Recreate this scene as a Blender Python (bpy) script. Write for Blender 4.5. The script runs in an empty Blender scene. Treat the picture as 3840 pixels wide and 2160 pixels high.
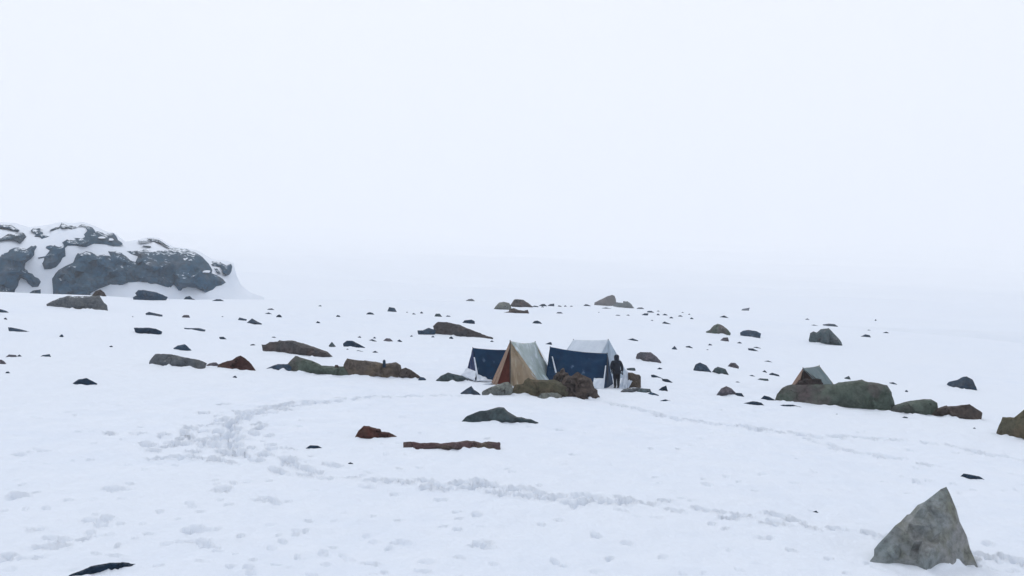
import bpy, bmesh, math, random
import numpy as np
from mathutils import Vector, Matrix
from mathutils.geometry import delaunay_2d_cdt

# ------------------------------------------------------------------ camera
S = bpy.context.scene
COL = S.collection
F_PX = 3325.0                       # focal length in photograph pixels
CX, CY, LEVEL = 1920.0, 1080.0, 1400.0
CAM_Z = 6.0
PITCH = math.atan((LEVEL - CY) / F_PX)
cam_d = bpy.data.cameras.new('camera')
cam_d.sensor_width = 36.0
cam_d.lens = 36.0 * F_PX / 3840.0
cam_d.clip_end = 16000.0
cam = bpy.data.objects.new('camera', cam_d)
cam.location = (0, 0, CAM_Z)
cam.rotation_euler = (math.pi / 2 + PITCH, 0, 0)
COL.objects.link(cam)
S.camera = cam

# ------------------------------------------------------------------ overcast sky
SUN_EL, SUN_AZ = math.radians(58), math.radians(-140)   # high, behind the slope and to the left
W = bpy.data.worlds.new('World'); S.world = W; W.use_nodes = True
nt = W.node_tree; nt.nodes.clear()
out = nt.nodes.new('ShaderNodeOutputWorld'); bg = nt.nodes.new('ShaderNodeBackground')
sky = nt.nodes.new('ShaderNodeTexSky'); sky.sky_type = 'NISHITA'; sky.sun_disc = False
sky.sun_elevation = SUN_EL; sky.sun_rotation = math.pi - SUN_AZ
sky.dust_density = 4.0; sky.altitude = 3500
tc = nt.nodes.new('ShaderNodeTexCoord'); ns = nt.nodes.new('ShaderNodeTexNoise')
ns.inputs['Scale'].default_value = 2.2; ns.inputs['Detail'].default_value = 4; ns.inputs['Roughness'].default_value = 0.5
rmp = nt.nodes.new('ShaderNodeValToRGB')
rmp.color_ramp.elements[0].position = 0.25; rmp.color_ramp.elements[0].color = (0.85, 0.85, 0.90, 1)
rmp.color_ramp.elements[1].position = 0.75; rmp.color_ramp.elements[1].color = (0.975, 0.95, 0.97, 1)
gain = nt.nodes.new('ShaderNodeVectorMath'); gain.operation = 'SCALE'; gain.inputs['Scale'].default_value = 10.6
mix = nt.nodes.new('ShaderNodeMix'); mix.data_type = 'RGBA'; mix.inputs['Factor'].default_value = 0.94
nt.links.new(tc.outputs['Generated'], ns.inputs['Vector'])
nt.links.new(ns.outputs['Fac'], rmp.inputs['Fac'])
nt.links.new(rmp.outputs['Color'], gain.inputs[0])
nt.links.new(sky.outputs['Color'], mix.inputs['A'])
nt.links.new(gain.outputs['Vector'], mix.inputs['B'])
nt.links.new(mix.outputs['Result'], bg.inputs['Color'])
bg.inputs['Strength'].default_value = 0.1
nt.links.new(bg.outputs['Background'], out.inputs['Surface'])

sd = bpy.data.lights.new('sun', 'SUN'); sd.energy = 1.4; sd.angle = math.radians(22); sd.color = (1.0, 0.97, 0.93)
so = bpy.data.objects.new('sun', sd); COL.objects.link(so)
so.rotation_euler = (math.pi / 2 - SUN_EL, 0, SUN_AZ)

S.view_settings.view_transform = 'Standard'
S.view_settings.look = 'None'
S.view_settings.exposure = 0.16
S.view_settings.gamma = 1.0
S.cycles.volume_bounces = 5
S.cycles.max_bounces = 8

# ------------------------------------------------------------------ helpers
rng = np.random.default_rng(7)
random.seed(7)

def _h(ix, iy, iz, seed):
    n = (ix * 374761393 + iy * 668265263 + iz * 2147483647 + seed * 974634777) & 0xffffffff
    n = ((n ^ (n >> 13)) * 1274126177) & 0xffffffff
    n = ((n ^ (n >> 15)) * 2246822519) & 0xffffffff
    return ((n ^ (n >> 16)) & 0xffff) / 32767.5 - 1.0

def vnoise(x, y, z=None, seed=0):
    """value noise in -1..1, arrays"""
    x = np.asarray(x, float); y = np.asarray(y, float)
    z = np.zeros_like(x) if z is None else np.asarray(z, float)
    xi = np.floor(x).astype(np.int64); yi = np.floor(y).astype(np.int64); zi = np.floor(z).astype(np.int64)
    fx, fy, fz = x - xi, y - yi, z - zi
    fx = fx * fx * (3 - 2 * fx); fy = fy * fy * (3 - 2 * fy); fz = fz * fz * (3 - 2 * fz)
    r = 0
    for dz in ((0, 1) if np.any(fz) else (0,)):
        wz = fz if dz else 1 - fz
        a = _h(xi, yi, zi + dz, seed) * (1 - fx) + _h(xi + 1, yi, zi + dz, seed) * fx
        b = _h(xi, yi + 1, zi + dz, seed) * (1 - fx) + _h(xi + 1, yi + 1, zi + dz, seed) * fx
        r = r + wz * (a * (1 - fy) + b * fy)
    return r

def fbm(x, y, z=None, octv=3, seed=0):
    r, a, f = 0, 1.0, 1.0
    for o in range(octv):
        r = r + a * vnoise(np.asarray(x) * f, np.asarray(y) * f, None if z is None else np.asarray(z) * f, seed + o * 13)
        a *= 0.5; f *= 2.03
    return r

def terrain(x, y):
    x = np.asarray(x, float); y = np.asarray(y, float)
    yn = np.where(y > -20, y, -20 + 30 * np.tanh((y + 20) / 30))
    xn = np.clip(x, -250, 250)
    X = x / np.maximum(y, 20)
    near = 0.03 + 0.12 * yn - 0.06 * xn
    yc = np.interp(X, [-1, -.5, -.36, -.2, .08, .4, .58, 1], [88, 93, 97, 118, 155, 127, 110, 100])
    s = np.maximum(y - yc, 0)
    near = near - np.where(s < 18, 0.006 * s * s, 0.006 * 324 + 0.216 * (s - 18))
    near = near + 0.22 * vnoise(x / 15, y / 15, None, 3) * np.clip((y - 5) / 20, 0, 1) + 0.05 * vnoise(x / 3.1, y / 3.1, None, 4)
    near = near + 4.37 * np.exp(-(x * x + y * y) / 25.0)
    yf = np.maximum(y, 60.0)
    far = 6 + (0.072 + 0.023 * np.log(yf / 250.0)) * yf - 0.035 * np.clip(x, -2600, 2600) - 0.5 * np.maximum(0, 190 - np.maximum(y, 60))
    far = far + (5 * vnoise(x / 130, y / 130, None, 8) + 0.008 * yf * vnoise(x / 900, y / 700, None, 9)) * np.clip((y - 200) / 300, 0, 1)
    m = np.maximum(near, far); k = 2.0
    return m + k * np.log1p(np.exp(-np.abs(near - far) / k)) * np.clip((y - 60) / 60, 0, 1)

_cp, _sp = math.cos(PITCH), math.sin(PITCH)
CAM = np.array([0.0, 0.0, CAM_Z])
def ray(px, py):
    u, v = (px - CX) / F_PX, (CY - py) / F_PX
    return np.array([u, _cp - v * _sp, _sp + v * _cp])          # y component close to 1
_ts = np.geomspace(8, 4000, 330)
def hit(px, py):
    """where the sight line of a photograph pixel meets the snow"""
    d = ray(px, py)
    P = CAM + _ts[:, None] * d
    below = P[:, 2] < terrain(P[:, 0], P[:, 1])
    if not below.any():
        py += 6
        return hit(px, py)
    i = int(np.argmax(below)); a, b = _ts[max(i - 1, 0)], _ts[i]
    for _ in range(30):
        m = (a + b) / 2; p = CAM + m * d
        if p[2] < float(terrain(p[0], p[1])): b = m
        else: a = m
    return CAM + b * d
def at_depth(px, py, Y):
    d = ray(px, py); return CAM + d * (Y / d[1])

ZOOM = {'A': (0, 800, 4.529), 'B': (440, 840, 4.529), 'C': (0, 1080, 2.6833), 'D': (900, 1080, 2.6833),
        'E': (1800, 1080, 3.3895), 'F': (2340, 1100, 2.6833), 'G': (2880, 1160, 2.6833), 'H': (2880, 1700, 2.6833),
        'I': (520, 1260, 4.2933), 'J': (1020, 1260, 4.2933), 'K': (1680, 1380, 4.2933), 'L': (2880, 1340, 4.2933),
        'M': (3240, 1480, 4.2933), 'N': (0, 1460, 2.0125), 'O': (1200, 1460, 2.0125), 'R': (2240, 1260, 6.585),
        'T': (1640, 1220, 2.9953), 'P': (0, 0, 1.0)}
def Z(k, pts):
    x0, y0, s = ZOOM[k]
    return [(x0 + x / s, y0 + y / s) for x, y in pts]

def tag(o, label=None, cat=None, group=None, kind=None):
    for k, v in (('label', label), ('category', cat), ('group', group), ('kind', kind)):
        if v: o[k] = v
    return o
def mesh_obj(name, verts, faces, mat, parent=None, loc=None, smooth=True, sharp=None):
    me = bpy.data.meshes.new(name)
    me.from_pydata([tuple(map(float, v)) for v in verts], [], [tuple(map(int, f)) for f in faces]); me.update()
    if smooth: me.polygons.foreach_set('use_smooth', np.ones(len(me.polygons), bool))
    if sharp: me.set_sharp_from_angle(angle=math.radians(sharp))
    if mat: me.materials.append(mat)
    o = bpy.data.objects.new(name, me); COL.objects.link(o)
    if parent: o.parent = parent
    if loc is not None: o.location = tuple(map(float, loc))
    return o
def empty(name, loc):
    o = bpy.data.objects.new(name, None); o.empty_display_size = 0.3; COL.objects.link(o); o.location = tuple(map(float, loc)); return o

# ------------------------------------------------------------------ materials
def new_mat(name):
    m = bpy.data.materials.new(name); m.use_nodes = True
    n = m.node_tree; b = n.nodes['Principled BSDF']
    return m, n, b
def nd(n, t, **kw):
    x = n.nodes.new(t)
    for k, v in kw.items():
        if k in x.inputs: x.inputs[k].default_value = v
        else: setattr(x, k, v)
    return x
def mixc(n, fac, a, b):
    m = n.nodes.new('ShaderNodeMix'); m.data_type = 'RGBA'
    for key, v in (('Factor', fac), ('A', a), ('B', b)):
        if isinstance(v, (int, float)): m.inputs[key].default_value = v
        elif isinstance(v, tuple): m.inputs[key].default_value = (*v, 1)[:4]
        else: n.links.new(v, m.inputs[key])
    return m.outputs['Result']
def ramp(n, v, p0, p1):
    r = n.nodes.new('ShaderNodeMapRange'); r.inputs['From Min'].default_value = p0; r.inputs['From Max'].default_value = p1
    r.clamp = True; n.links.new(v, r.inputs['Value']); return r.outputs['Result']

def snow_material():
    m, n, b = new_mat('snow')
    g = nd(n, 'ShaderNodeNewGeometry')
    n1 = nd(n, 'ShaderNodeTexNoise', Scale=0.9, Detail=5.0); n2 = nd(n, 'ShaderNodeTexNoise', Scale=9.0, Detail=6.0); n3 = nd(n, 'ShaderNodeTexNoise', Scale=0.06, Detail=2.0)
    for x in (n1, n2, n3): n.links.new(g.outputs['Position'], x.inputs['Vector'])
    c = mixc(n, ramp(n, n1.outputs['Fac'], 0.35, 0.65), (0.64, 0.70, 0.785), (0.68, 0.73, 0.80))
    c = mixc(n, ramp(n, n3.outputs['Fac'], 0.3, 0.7), c, (0.675, 0.725, 0.79))
    n.links.new(c, b.inputs['Base Color'])
    b.inputs['Roughness'].default_value = 0.75; b.inputs['Specular IOR Level'].default_value = 0.2
    bp = nd(n, 'ShaderNodeBump', Strength=0.7, Distance=0.03); n.links.new(n2.outputs['Fac'], bp.inputs['Height'])
    n.links.new(bp.outputs['Normal'], b.inputs['Normal'])
    return m
SNOW = snow_material()

def rock_material(name, c1, c2, c3, scale=1.0, snow=0.0, cracks=0.72):
    """two stone tones in soft blotches, a third in small patches, dark pits, grain"""
    m, n, b = new_mat(name)
    t = nd(n, 'ShaderNodeTexCoord'); oi = nd(n, 'ShaderNodeObjectInfo')
    off = nd(n, 'ShaderNodeVectorMath', operation='MULTIPLY_ADD')
    n.links.new(oi.outputs['Random'], off.inputs[0]); off.inputs[1].default_value = (37, 53, 71)
    n.links.new(t.outputs['Object'], off.inputs[2])
    def noise(s, d=5.0, r=0.55):
        x = nd(n, 'ShaderNodeTexNoise', Scale=s * scale, Detail=d, Roughness=r); n.links.new(off.outputs[0], x.inputs['Vector']); return x.outputs['Fac']
    nA, nB, nC, nD = noise(0.55, 4), noise(1.2, 5), noise(5.0, 8, 0.65), noise(22.0, 6, 0.7)
    c = mixc(n, ramp(n, nA, 0.36, 0.64), c1, c2)
    c = mixc(n, ramp(n, nB, 0.50, 0.72), c, c3)
    dst = nd(n, 'ShaderNodeVectorMath', operation='MULTIPLY_ADD'); nv_ = nd(n, 'ShaderNodeTexNoise', Scale=1.5 * scale, Detail=4.0)
    n.links.new(off.outputs[0], nv_.inputs['Vector']); n.links.new(nv_.outputs['Color'], dst.inputs[0]); dst.inputs[1].default_value = (0.9 / scale,) * 3; n.links.new(off.outputs[0], dst.inputs[2])
    vc = nd(n, 'ShaderNodeTexVoronoi', feature='DISTANCE_TO_EDGE', Scale=0.55 * scale); n.links.new(dst.outputs[0], vc.inputs['Vector'])
    crack = ramp(n, vc.outputs['Distance'], 0.0, 0.018)
    dk = n.nodes.new('ShaderNodeMix'); dk.data_type = 'RGBA'; dk.blend_type = 'MULTIPLY'; dk.inputs['Factor'].default_value = 1
    n.links.new(c, dk.inputs['A'])
    gr = n.nodes.new('ShaderNodeMapRange'); gr.inputs['From Min'].default_value = 0.33; gr.inputs['From Max'].default_value = 0.6
    gr.inputs['To Min'].default_value = 0.6; gr.inputs['To Max'].default_value = 1.18; n.links.new(nC, gr.inputs['Value'])
    ck = n.nodes.new('ShaderNodeMapRange'); ck.inputs['To Min'].default_value = cracks; n.links.new(crack, ck.inputs['Value'])
    pr = nd(n, 'ShaderNodeMath', operation='MULTIPLY'); n.links.new(gr.outputs['Result'], pr.inputs[0]); n.links.new(ck.outputs['Result'], pr.inputs[1])
    n.links.new(pr.outputs[0], dk.inputs['B']); c = dk.outputs['Result']
    v = nd(n, 'ShaderNodeHueSaturation', Saturation=1.15); n.links.new(c, v.inputs['Color'])
    rv = n.nodes.new('ShaderNodeMapRange'); rv.inputs['To Min'].default_value = 0.62; rv.inputs['To Max'].default_value = 0.92
    n.links.new(oi.outputs['Random'], rv.inputs['Value']); n.links.new(rv.outputs['Result'], v.inputs['Value'])
    c = v.outputs['Color']
    if snow:
        g = nd(n, 'ShaderNodeNewGeometry'); sx = nd(n, 'ShaderNodeSeparateXYZ'); n.links.new(g.outputs['Normal'], sx.inputs[0])
        ad = nd(n, 'ShaderNodeMath', operation='MULTIPLY_ADD'); n.links.new(nC, ad.inputs[0]); ad.inputs[1].default_value = 0.9
        n.links.new(sx.outputs['Z'], ad.inputs[2])
        c = mixc(n, ramp(n, ad.outputs[0], 1.42 - snow * 0.3, 1.52 - snow * 0.3), c, (0.73, 0.78, 0.84))
    n.links.new(c, b.inputs['Base Color'])
    b.inputs['Roughness'].default_value = 0.82; b.inputs['Specular IOR Level'].default_value = 0.25
    mm = nd(n, 'ShaderNodeMath', operation='MULTIPLY_ADD'); n.links.new(nD, mm.inputs[0]); mm.inputs[1].default_value = 0.35
    cm = nd(n, 'ShaderNodeMath', operation='MULTIPLY_ADD'); n.links.new(crack, cm.inputs[0]); cm.inputs[1].default_value = 0.9 * (1 - cracks); n.links.new(nC, cm.inputs[2]); n.links.new(cm.outputs[0], mm.inputs[2])
    bp = nd(n, 'ShaderNodeBump', Strength=0.9, Distance=0.10 / max(scale, 0.5)); n.links.new(mm.outputs[0], bp.inputs['Height'])
    n.links.new(bp.outputs['Normal'], b.inputs['Normal'])
    return m
R = {
 'slate':  rock_material('dark_slate', (0.008, 0.027, 0.055), (0.015, 0.038, 0.070), (0.03, 0.05, 0.075), 1.6),
 'slateb': rock_material('blue_slate', (0.032, 0.065, 0.105), (0.055, 0.085, 0.125), (0.085, 0.10, 0.125), 1.4),
 'grey':   rock_material('grey_granite', (0.085, 0.10, 0.115), (0.12, 0.13, 0.14), (0.15, 0.155, 0.15), 1.0, 0.05),
 'pyr':    rock_material('speckled_granite', (0.27, 0.31, 0.315), (0.31, 0.315, 0.31), (0.21, 0.215, 0.17), 1.3, 0.0, 0.93),
 'mauve':  rock_material('mauve_stone', (0.10, 0.095, 0.115), (0.125, 0.115, 0.13), (0.08, 0.085, 0.10), 1.2),
 'umber':  rock_material('umber_stone', (0.085, 0.075, 0.072), (0.065, 0.068, 0.075), (0.12, 0.095, 0.09), 0.9),
 'green':  rock_material('lichen_green_stone', (0.075, 0.105, 0.085), (0.115, 0.135, 0.115), (0.14, 0.115, 0.115), 0.6),
 'teal':   rock_material('teal_grey_stone', (0.055, 0.085, 0.095), (0.08, 0.11, 0.12), (0.11, 0.12, 0.13), 1.1),
 'olive':  rock_material('olive_stone', (0.10, 0.09, 0.058), (0.075, 0.072, 0.05), (0.125, 0.10, 0.07), 1.0),
 'tan':    rock_material('tan_stone', (0.13, 0.11, 0.095), (0.10, 0.085, 0.075), (0.16, 0.125, 0.085), 0.8),
 'brown':  rock_material('brown_stone', (0.085, 0.065, 0.055), (0.055, 0.048, 0.048), (0.12, 0.095, 0.08), 1.2),
 'rust':   rock_material('rust_red_stone', (0.085, 0.033, 0.026), (0.055, 0.024, 0.022), (0.11, 0.075, 0.055), 1.3),
 'bundle': rock_material('dark_brown_cloth', (0.03, 0.02, 0.018), (0.02, 0.016, 0.016), (0.05, 0.034, 0.03), 2.0),
 'log':    rock_material('plum_brown_stone', (0.115, 0.068, 0.068), (0.085, 0.062, 0.07), (0.115, 0.10, 0.07), 0.9),
 'pale':   rock_material('pale_stone', (0.20, 0.215, 0.19), (0.15, 0.165, 0.165), (0.24, 0.235, 0.195), 1.5),
 'crag':   rock_material('crag_rock', (0.022, 0.066, 0.115), (0.042, 0.085, 0.125), (0.075, 0.095, 0.12), 0.2, 0.22, 0.6),
}

# ------------------------------------------------------------------ stone builder: an outline gets its ground distance, size and thickness
def _edge_dist(P, poly):
    a = poly; b = np.roll(poly, -1, 0); d = b - a
    L = np.maximum((d * d).sum(1), 1e-9)
    best = np.full(len(P), 1e9)
    for i in range(len(a)):
        t = np.clip(((P - a[i]) @ d[i]) / L[i], 0, 1)
        q = P - a[i] - t[:, None] * d[i]
        best = np.minimum(best, np.sqrt((q * q).sum(1)))
    return best
def _inside(P, poly):
    x, y = P[:, 0], P[:, 1]; c = np.zeros(len(P), bool)
    j = len(poly) - 1
    for i in range(len(poly)):
        xi, yi = poly[i]; xj, yj = poly[j]
        if yi != yj:
            c ^= ((yi > y) != (yj > y)) & (x < (xj - xi) * (y - yi) / (yj - yi) + xi)
        j = i
    return c
def _resample(poly, s):
    o = []
    for i in range(len(poly)):
        a, b = poly[i], poly[(i + 1) % len(poly)]
        k = max(1, int(np.linalg.norm(b - a) / s))
        for t in range(k): o.append(a + (b - a) * t / k)
    return np.array(o)
def pillow_grid(poly, n_across, seed, rough=0.012):
    """triangulated sheet inside an outline"""
    r = np.random.default_rng(seed)
    size = np.ptp(poly, axis=0); s = max(max(size) / n_across, min(size) / 14, 1e-3)
    s = min(s, max(min(size) / 4, 1e-3))
    B = _resample(poly, s)
    k = max(size)
    B = B + rough * k * 0.5 * np.stack([vnoise(B[:, 0] / k * 17, B[:, 1] / k * 17, None, seed), vnoise(B[:, 0] / k * 17 + 9, B[:, 1] / k * 17, None, seed + 1)], 1)
    if n_across >= 28:
        B = B + rough * k * 0.28 * np.stack([vnoise(B[:, 0] / k * 48, B[:, 1] / k * 48, None, seed + 2), vnoise(B[:, 0] / k * 48 + 9, B[:, 1] / k * 48, None, seed + 3)], 1)
    lo, hi = poly.min(0), poly.max(0)
    gx, gy = np.meshgrid(np.arange(lo[0], hi[0], s), np.arange(lo[1], hi[1], s))
    G = np.stack([gx.ravel(), gy.ravel()], 1) + r.uniform(-.28, .28, (gx.size, 2)) * s
    G = G[_inside(G, B)]
    if len(G): G = G[_edge_dist(G, B) > 0.45 * s]
    pts = np.vstack([B, G]); nb = len(B)
    v, e, f, *_ = delaunay_2d_cdt([Vector(map(float, p)) for p in pts], [], [list(range(nb))], 1, 1e-6)
    v = np.array([(p.x, p.y) for p in v]); return v, f, B, s

def build_stone(name, px, mat, label, cat='stone', group=None, n=None, depth=1.0, seed=None, facets=6, bury=None, rough=0.012, lean=0.45, lumps=0.0, base=None, relief=(), taper=0.90):
    px = np.array(px, float); seed = abs(hash((round(px[0][0]), round(px[0][1]), len(px)))) % 9999 if seed is None else seed
    r = np.random.default_rng(seed)
    wpx = np.ptp(px[:, 0])
    n = n or int(np.clip(wpx / 6, 9, 46))
    iL, iR = int(np.argmin(px[:, 0])), int(np.argmax(px[:, 0]))
    N = len(px)
    def chain(a, b):
        o = [a]
        while o[-1] != b: o.append((o[-1] + 1) % N)
        return o
    c1, c2 = chain(iL, iR), chain(iR, iL)
    up, lowc = (c1, c2) if px[c1, 1].mean() < px[c2, 1].mean() else (c2[::-1], c1[::-1])
    low = px[lowc][::-1]                                    # left to right
    order = np.argsort(low[:, 0]); lx, ly = low[order, 0], low[order, 1]
    xl, xr = px[:, 0].min(), px[:, 0].max()
    yl, ym, yr = (np.interp(xl + wpx * q, lx, ly) for q in (0.15, 0.5, 0.85))
    if base is not None: yl = ym = yr = base
    pl, pm, pr = hit(xl + wpx * .15, yl), hit(xl + wpx * .5, (yl + yr + ym) / 3), hit(xl + wpx * .85, yr)
    d = (pr - pl)[:2]
    view = pm[:2] / np.linalg.norm(pm[:2]); right = np.array([view[1], -view[0]])
    ang = math.atan2(d @ view, max(d @ right, 1e-3)); ang = max(-0.5, min(0.5, ang))
    u = right * math.cos(ang) + view * math.sin(ang); nrm = -right * math.sin(ang) + view * math.cos(ang)
    scale = np.linalg.norm(pm[:2]) / F_PX
    Wm, Hm = wpx * scale, np.ptp(px[:, 1]) * scale
    T = float(np.clip(0.45 * math.sqrt(Wm * Hm), 0.18 * Wm, 0.42 * Wm)) * depth
    O = pm[:2] + view * T * (0.5 if Wm > 0.7 else 0.7)
    def plane(p):
        q = ray(*p); t = (O @ nrm) / (q[:2] @ nrm); P = CAM + q * t
        return np.array([(P[:2] - O) @ u, P[2] - pm[2]])
    bury = (0.22 * Hm + 0.35 * T) if bury is None else bury
    U = np.array([plane(px[i]) for i in up]); Lw = np.array([plane(px[i]) for i in lowc])
    mid = U[:, 0].mean()
    Lw2 = Lw.copy(); Lw2[:, 1] -= bury; Lw2[:, 0] = mid + (Lw2[:, 0] - mid) * taper
    poly = np.vstack([U, Lw2])                               # up: left to right, low: right to left
    g, f, B, s = pillow_grid(poly, n, seed, rough)
    e = _edge_dist(g, B); em = max(e.max(), 1e-6)
    nb = len(B); bd = e < 1e-5
    q = np.clip(e / (0.62 * em), 0, 1)
    pil = np.clip(1 - (1 - q) ** 2.2, 0, 1) ** 0.62
    size = max(Wm, Hm); c = g.mean(0)
    def sheet(sg):
        t = pil * 1.15
        for k in range(facets):
            a = r.uniform(0, 2 * math.pi); gr = r.uniform(0.5, 1.9); c0 = r.uniform(0.58, 0.95)
            t = np.minimum(t, c0 + gr * ((g - c) / (0.5 * size)) @ np.array([math.cos(a), math.sin(a)]) + 0.35 * r.uniform(0, 1))
        seeds = g[r.integers(0, len(g), 9)]
        cell = np.argmin(((g[:, None, :] - seeds[None]) ** 2).sum(2), 1)
        gv = r.normal(0, 1, (9, 2)); of = r.normal(0, 0.06, 9)
        t = t + (of[cell] + 0.85 * (((g - seeds[cell]) / size) * gv[cell]).sum(1)) * pil
        hgt = np.clip((g[:, 1] - Lw[:, 1].min()) / max(np.ptp(g[:, 1]), 1e-6), 0, 1)
        t = np.maximum(t, 0.12 * pil) * (1 - lean * hgt)
        if sg == 1 and Wm > 0.7:                                 # foot shaped with an undercut so its lower edge falls into dark shade
            kb = np.argsort(Lw[:, 0]); rel_h = (g[:, 1] - np.interp(g[:, 0], Lw[kb, 0], Lw[kb, 1])) / max(Hm, 1e-6)
            t = t * (1 - 0.42 * np.exp(-(np.maximum(rel_h, 0) / 0.13) ** 2))
        fr = fbm(g[:, 0] / size * 5, g[:, 1] / size * 5, np.full(len(g), seed * 0.37 + sg), 4, seed)
        t = t + 0.13 * fr * pil
        if lumps: t = t + lumps * np.abs(fbm(g[:, 0] / size * 9, g[:, 1] / size * 9, np.full(len(g), sg * 3.3), 2, seed + 5)) * pil
        if sg == 1:
            for (pp, dz, tx, tz) in relief:                      # planes read off the photograph: outline, offset, tilt
                P2 = np.array([plane(p) for p in pp]); k = _inside(g, P2)
                ed = np.clip(_edge_dist(g, P2) / (0.012 * size), 0, 1)
                t = np.where(k, t + ed * (dz + tx * (g[:, 0] - P2[:, 0].mean()) / size + tz * (g[:, 1] - P2[:, 1].mean()) / size) * np.minimum(pil * 1.3, 1), t)
        return np.where(bd, 0, np.maximum(t, 0.10 * pil)) * T
    tf, tb = sheet(1), sheet(2)
    away = (pm - CAM) / np.linalg.norm((pm - CAM)[:2])
    V, idx_b = [], np.zeros(len(g), int)
    leanz = np.clip(g[:, 1] / max(Hm, 1e-6), -0.5, 1.2) * T * 0.25
    for i in range(len(g)):
        V.append(np.array([*(u * g[i, 0]), g[i, 1]]) + away * (leanz[i] - tf[i]))
    for i in range(len(g)):
        if bd[i]: idx_b[i] = i
        else:
            idx_b[i] = len(V); V.append(np.array([*(u * g[i, 0]), g[i, 1]]) + away * (leanz[i] + tb[i]))
    FF = []
    for t in f:
        FF.append(t); FF.append([idx_b[j] for j in reversed(t)])
    o = mesh_obj(name, V, FF, R[mat], None, (O[0], O[1], pm[2]), True, 27)
    bm = bmesh.new(); bm.from_mesh(o.data); bmesh.ops.recalc_face_normals(bm, faces=bm.faces); bm.to_mesh(o.data); bm.free()
    tag(o, label, cat, group)
    return o

QUEUE = []
def stone(*a, **k): QUEUE.append((a, k))

# ------------------------------------------------------------------ boulders and stones
B_, S_ = 'boulder', 'stone'
# foreground
stone(B_, Z('H', [(1020, 1080), (1060, 1030), (1065, 970), (1110, 910), (1200, 820), (1280, 715), (1330, 690), (1400, 620), (1430, 610), (1500, 520), (1580, 480), (1660, 420), (1740, 350), (1800, 325), (1840, 410), (1900, 560), (1930, 680), (2000, 830), (2040, 960), (2090, 1080), (2130, 1190), (2050, 1165), (1970, 1160), (1880, 1150), (1700, 1170), (1560, 1180), (1440, 1195), (1300, 1185), (1200, 1150), (1110, 1120)]),
      'pyr', 'tall pointed pyramid-shaped grey boulder, the nearest and largest, beside the footprints', B_, n=70, seed=4, facets=2, depth=.9, lean=.6, relief=(
      (Z('H', [(1000, 1250), (1150, 1050), (1330, 985), (1380, 900), (1430, 800), (1470, 720), (1560, 740), (1640, 800), (1690, 860), (1640, 930), (1560, 960), (1560, 1250)]), -.3, 0, -.3),
      (Z('H', [(980, 1100), (1150, 1050), (1330, 985), (1430, 780), (1500, 640), (1740, 330), (1500, 480), (1280, 690), (1050, 960)]), -.1, 1.7, -.2),
      (Z('H', [(1890, 1010), (1910, 880), (1960, 840), (2060, 980), (2160, 1250), (1900, 1250)]), -.22, -.6, 0)))
stone(S_, Z('N', [(500, 1409), (600, 1370), (700, 1330), (820, 1308), (920, 1305), (1000, 1315), (1095, 1330), (1095, 1345), (1010, 1350), (900, 1355), (800, 1370), (710, 1390), (650, 1420), (500, 1440)]),
      'slate', 'long dark curved rock edge showing through the snow at the bottom left corner', 'rock', n=50, depth=.8)
stone(S_, Z('H', [(1925, 240), (1970, 203), (2030, 212), (2130, 232), (2185, 270), (2060, 270)]), 'slate', 'flat dark stone just behind the pyramid-shaped boulder', 'stone')
stone(S_, Z('H', [(440, 592), (485, 576), (508, 597)]), 'slate', 'tiny dark stone in the footprint trail before the pyramid-shaped boulder', 'stone')
stone(S_, Z('N', [(2300, 450), (2340, 422), (2400, 425), (2440, 447)]), 'slate', 'small dark dome of stone near the bend of the footprint trail', 'stone')
stone(B_, Z('O', [(1060, 248), (1110, 200), (1200, 165), (1300, 150), (1350, 133), (1390, 135), (1420, 170), (1490, 205), (1580, 225), (1650, 248), (1540, 262), (1460, 258), (1280, 262), (1150, 255)]),
      'teal', 'low grey-green boulder with a peaked crown, lying in front of the tents', B_, n=46, seed=3)
stone(S_, Z('O', [(258, 375), (290, 310), (330, 275), (370, 278), (455, 300), (465, 320), (520, 325), (600, 365), (470, 372), (330, 382)]),
      'rust', 'rust-red wedge-shaped rock beside the long plum-brown slab', 'rock', n=34)
stone('rock_slab', Z('O', [(630, 455), (628, 400), (680, 393), (760, 408), (900, 403), (1000, 398), (1100, 385), (1170, 392), (1220, 405), (1290, 392), (1360, 400), (1368, 462), (1270, 458), (1080, 460), (850, 452), (740, 458)]),
      'log', 'long low plum-brown rock slab lying like a log in the snow', 'rock', n=60, taper=1.0)
stone(S_, Z('O', [(212, 558), (228, 550), (250, 558)]), 'slate', 'tiny dark stone below the rust-red wedge rock', 'stone')
# before the tents
stone(S_, Z('K', [(200, 405), (290, 340), (375, 290), (420, 350), (500, 400), (530, 440), (430, 435), (290, 430)]), 'slateb', 'dark pointed rock at the near end of the rocks before the beige tent', 'rock', n=26)
stone(B_, Z('K', [(545, 400), (560, 370), (640, 330), (760, 280), (900, 235), (970, 220), (1030, 280), (1050, 330), (1050, 440), (850, 445), (760, 455), (690, 455), (590, 450)]), 'pale', 'pale grey boulder before the red doorway of the beige tent', B_, n=34)
stone(B_, Z('K', [(1030, 400), (1050, 330), (1080, 270), (1210, 255), (1230, 200), (1290, 155), (1330, 180), (1500, 190), (1700, 185), (1850, 240), (1920, 310), (1950, 400), (1900, 480), (1640, 485), (1440, 470), (1330, 435), (1200, 425), (1060, 425)]), 'olive', 'olive-brown flat-topped boulder before the beige tent', B_, n=46, depth=.7)
stone('rock_slab', Z('K', [(1440, 470), (1500, 410), (1600, 395), (1760, 400), (1830, 440), (1840, 500), (1640, 495), (1480, 490)]), 'pale', 'small pale rounded slab leaning on the olive boulder', 'rock', n=28, depth=.6)
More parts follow.
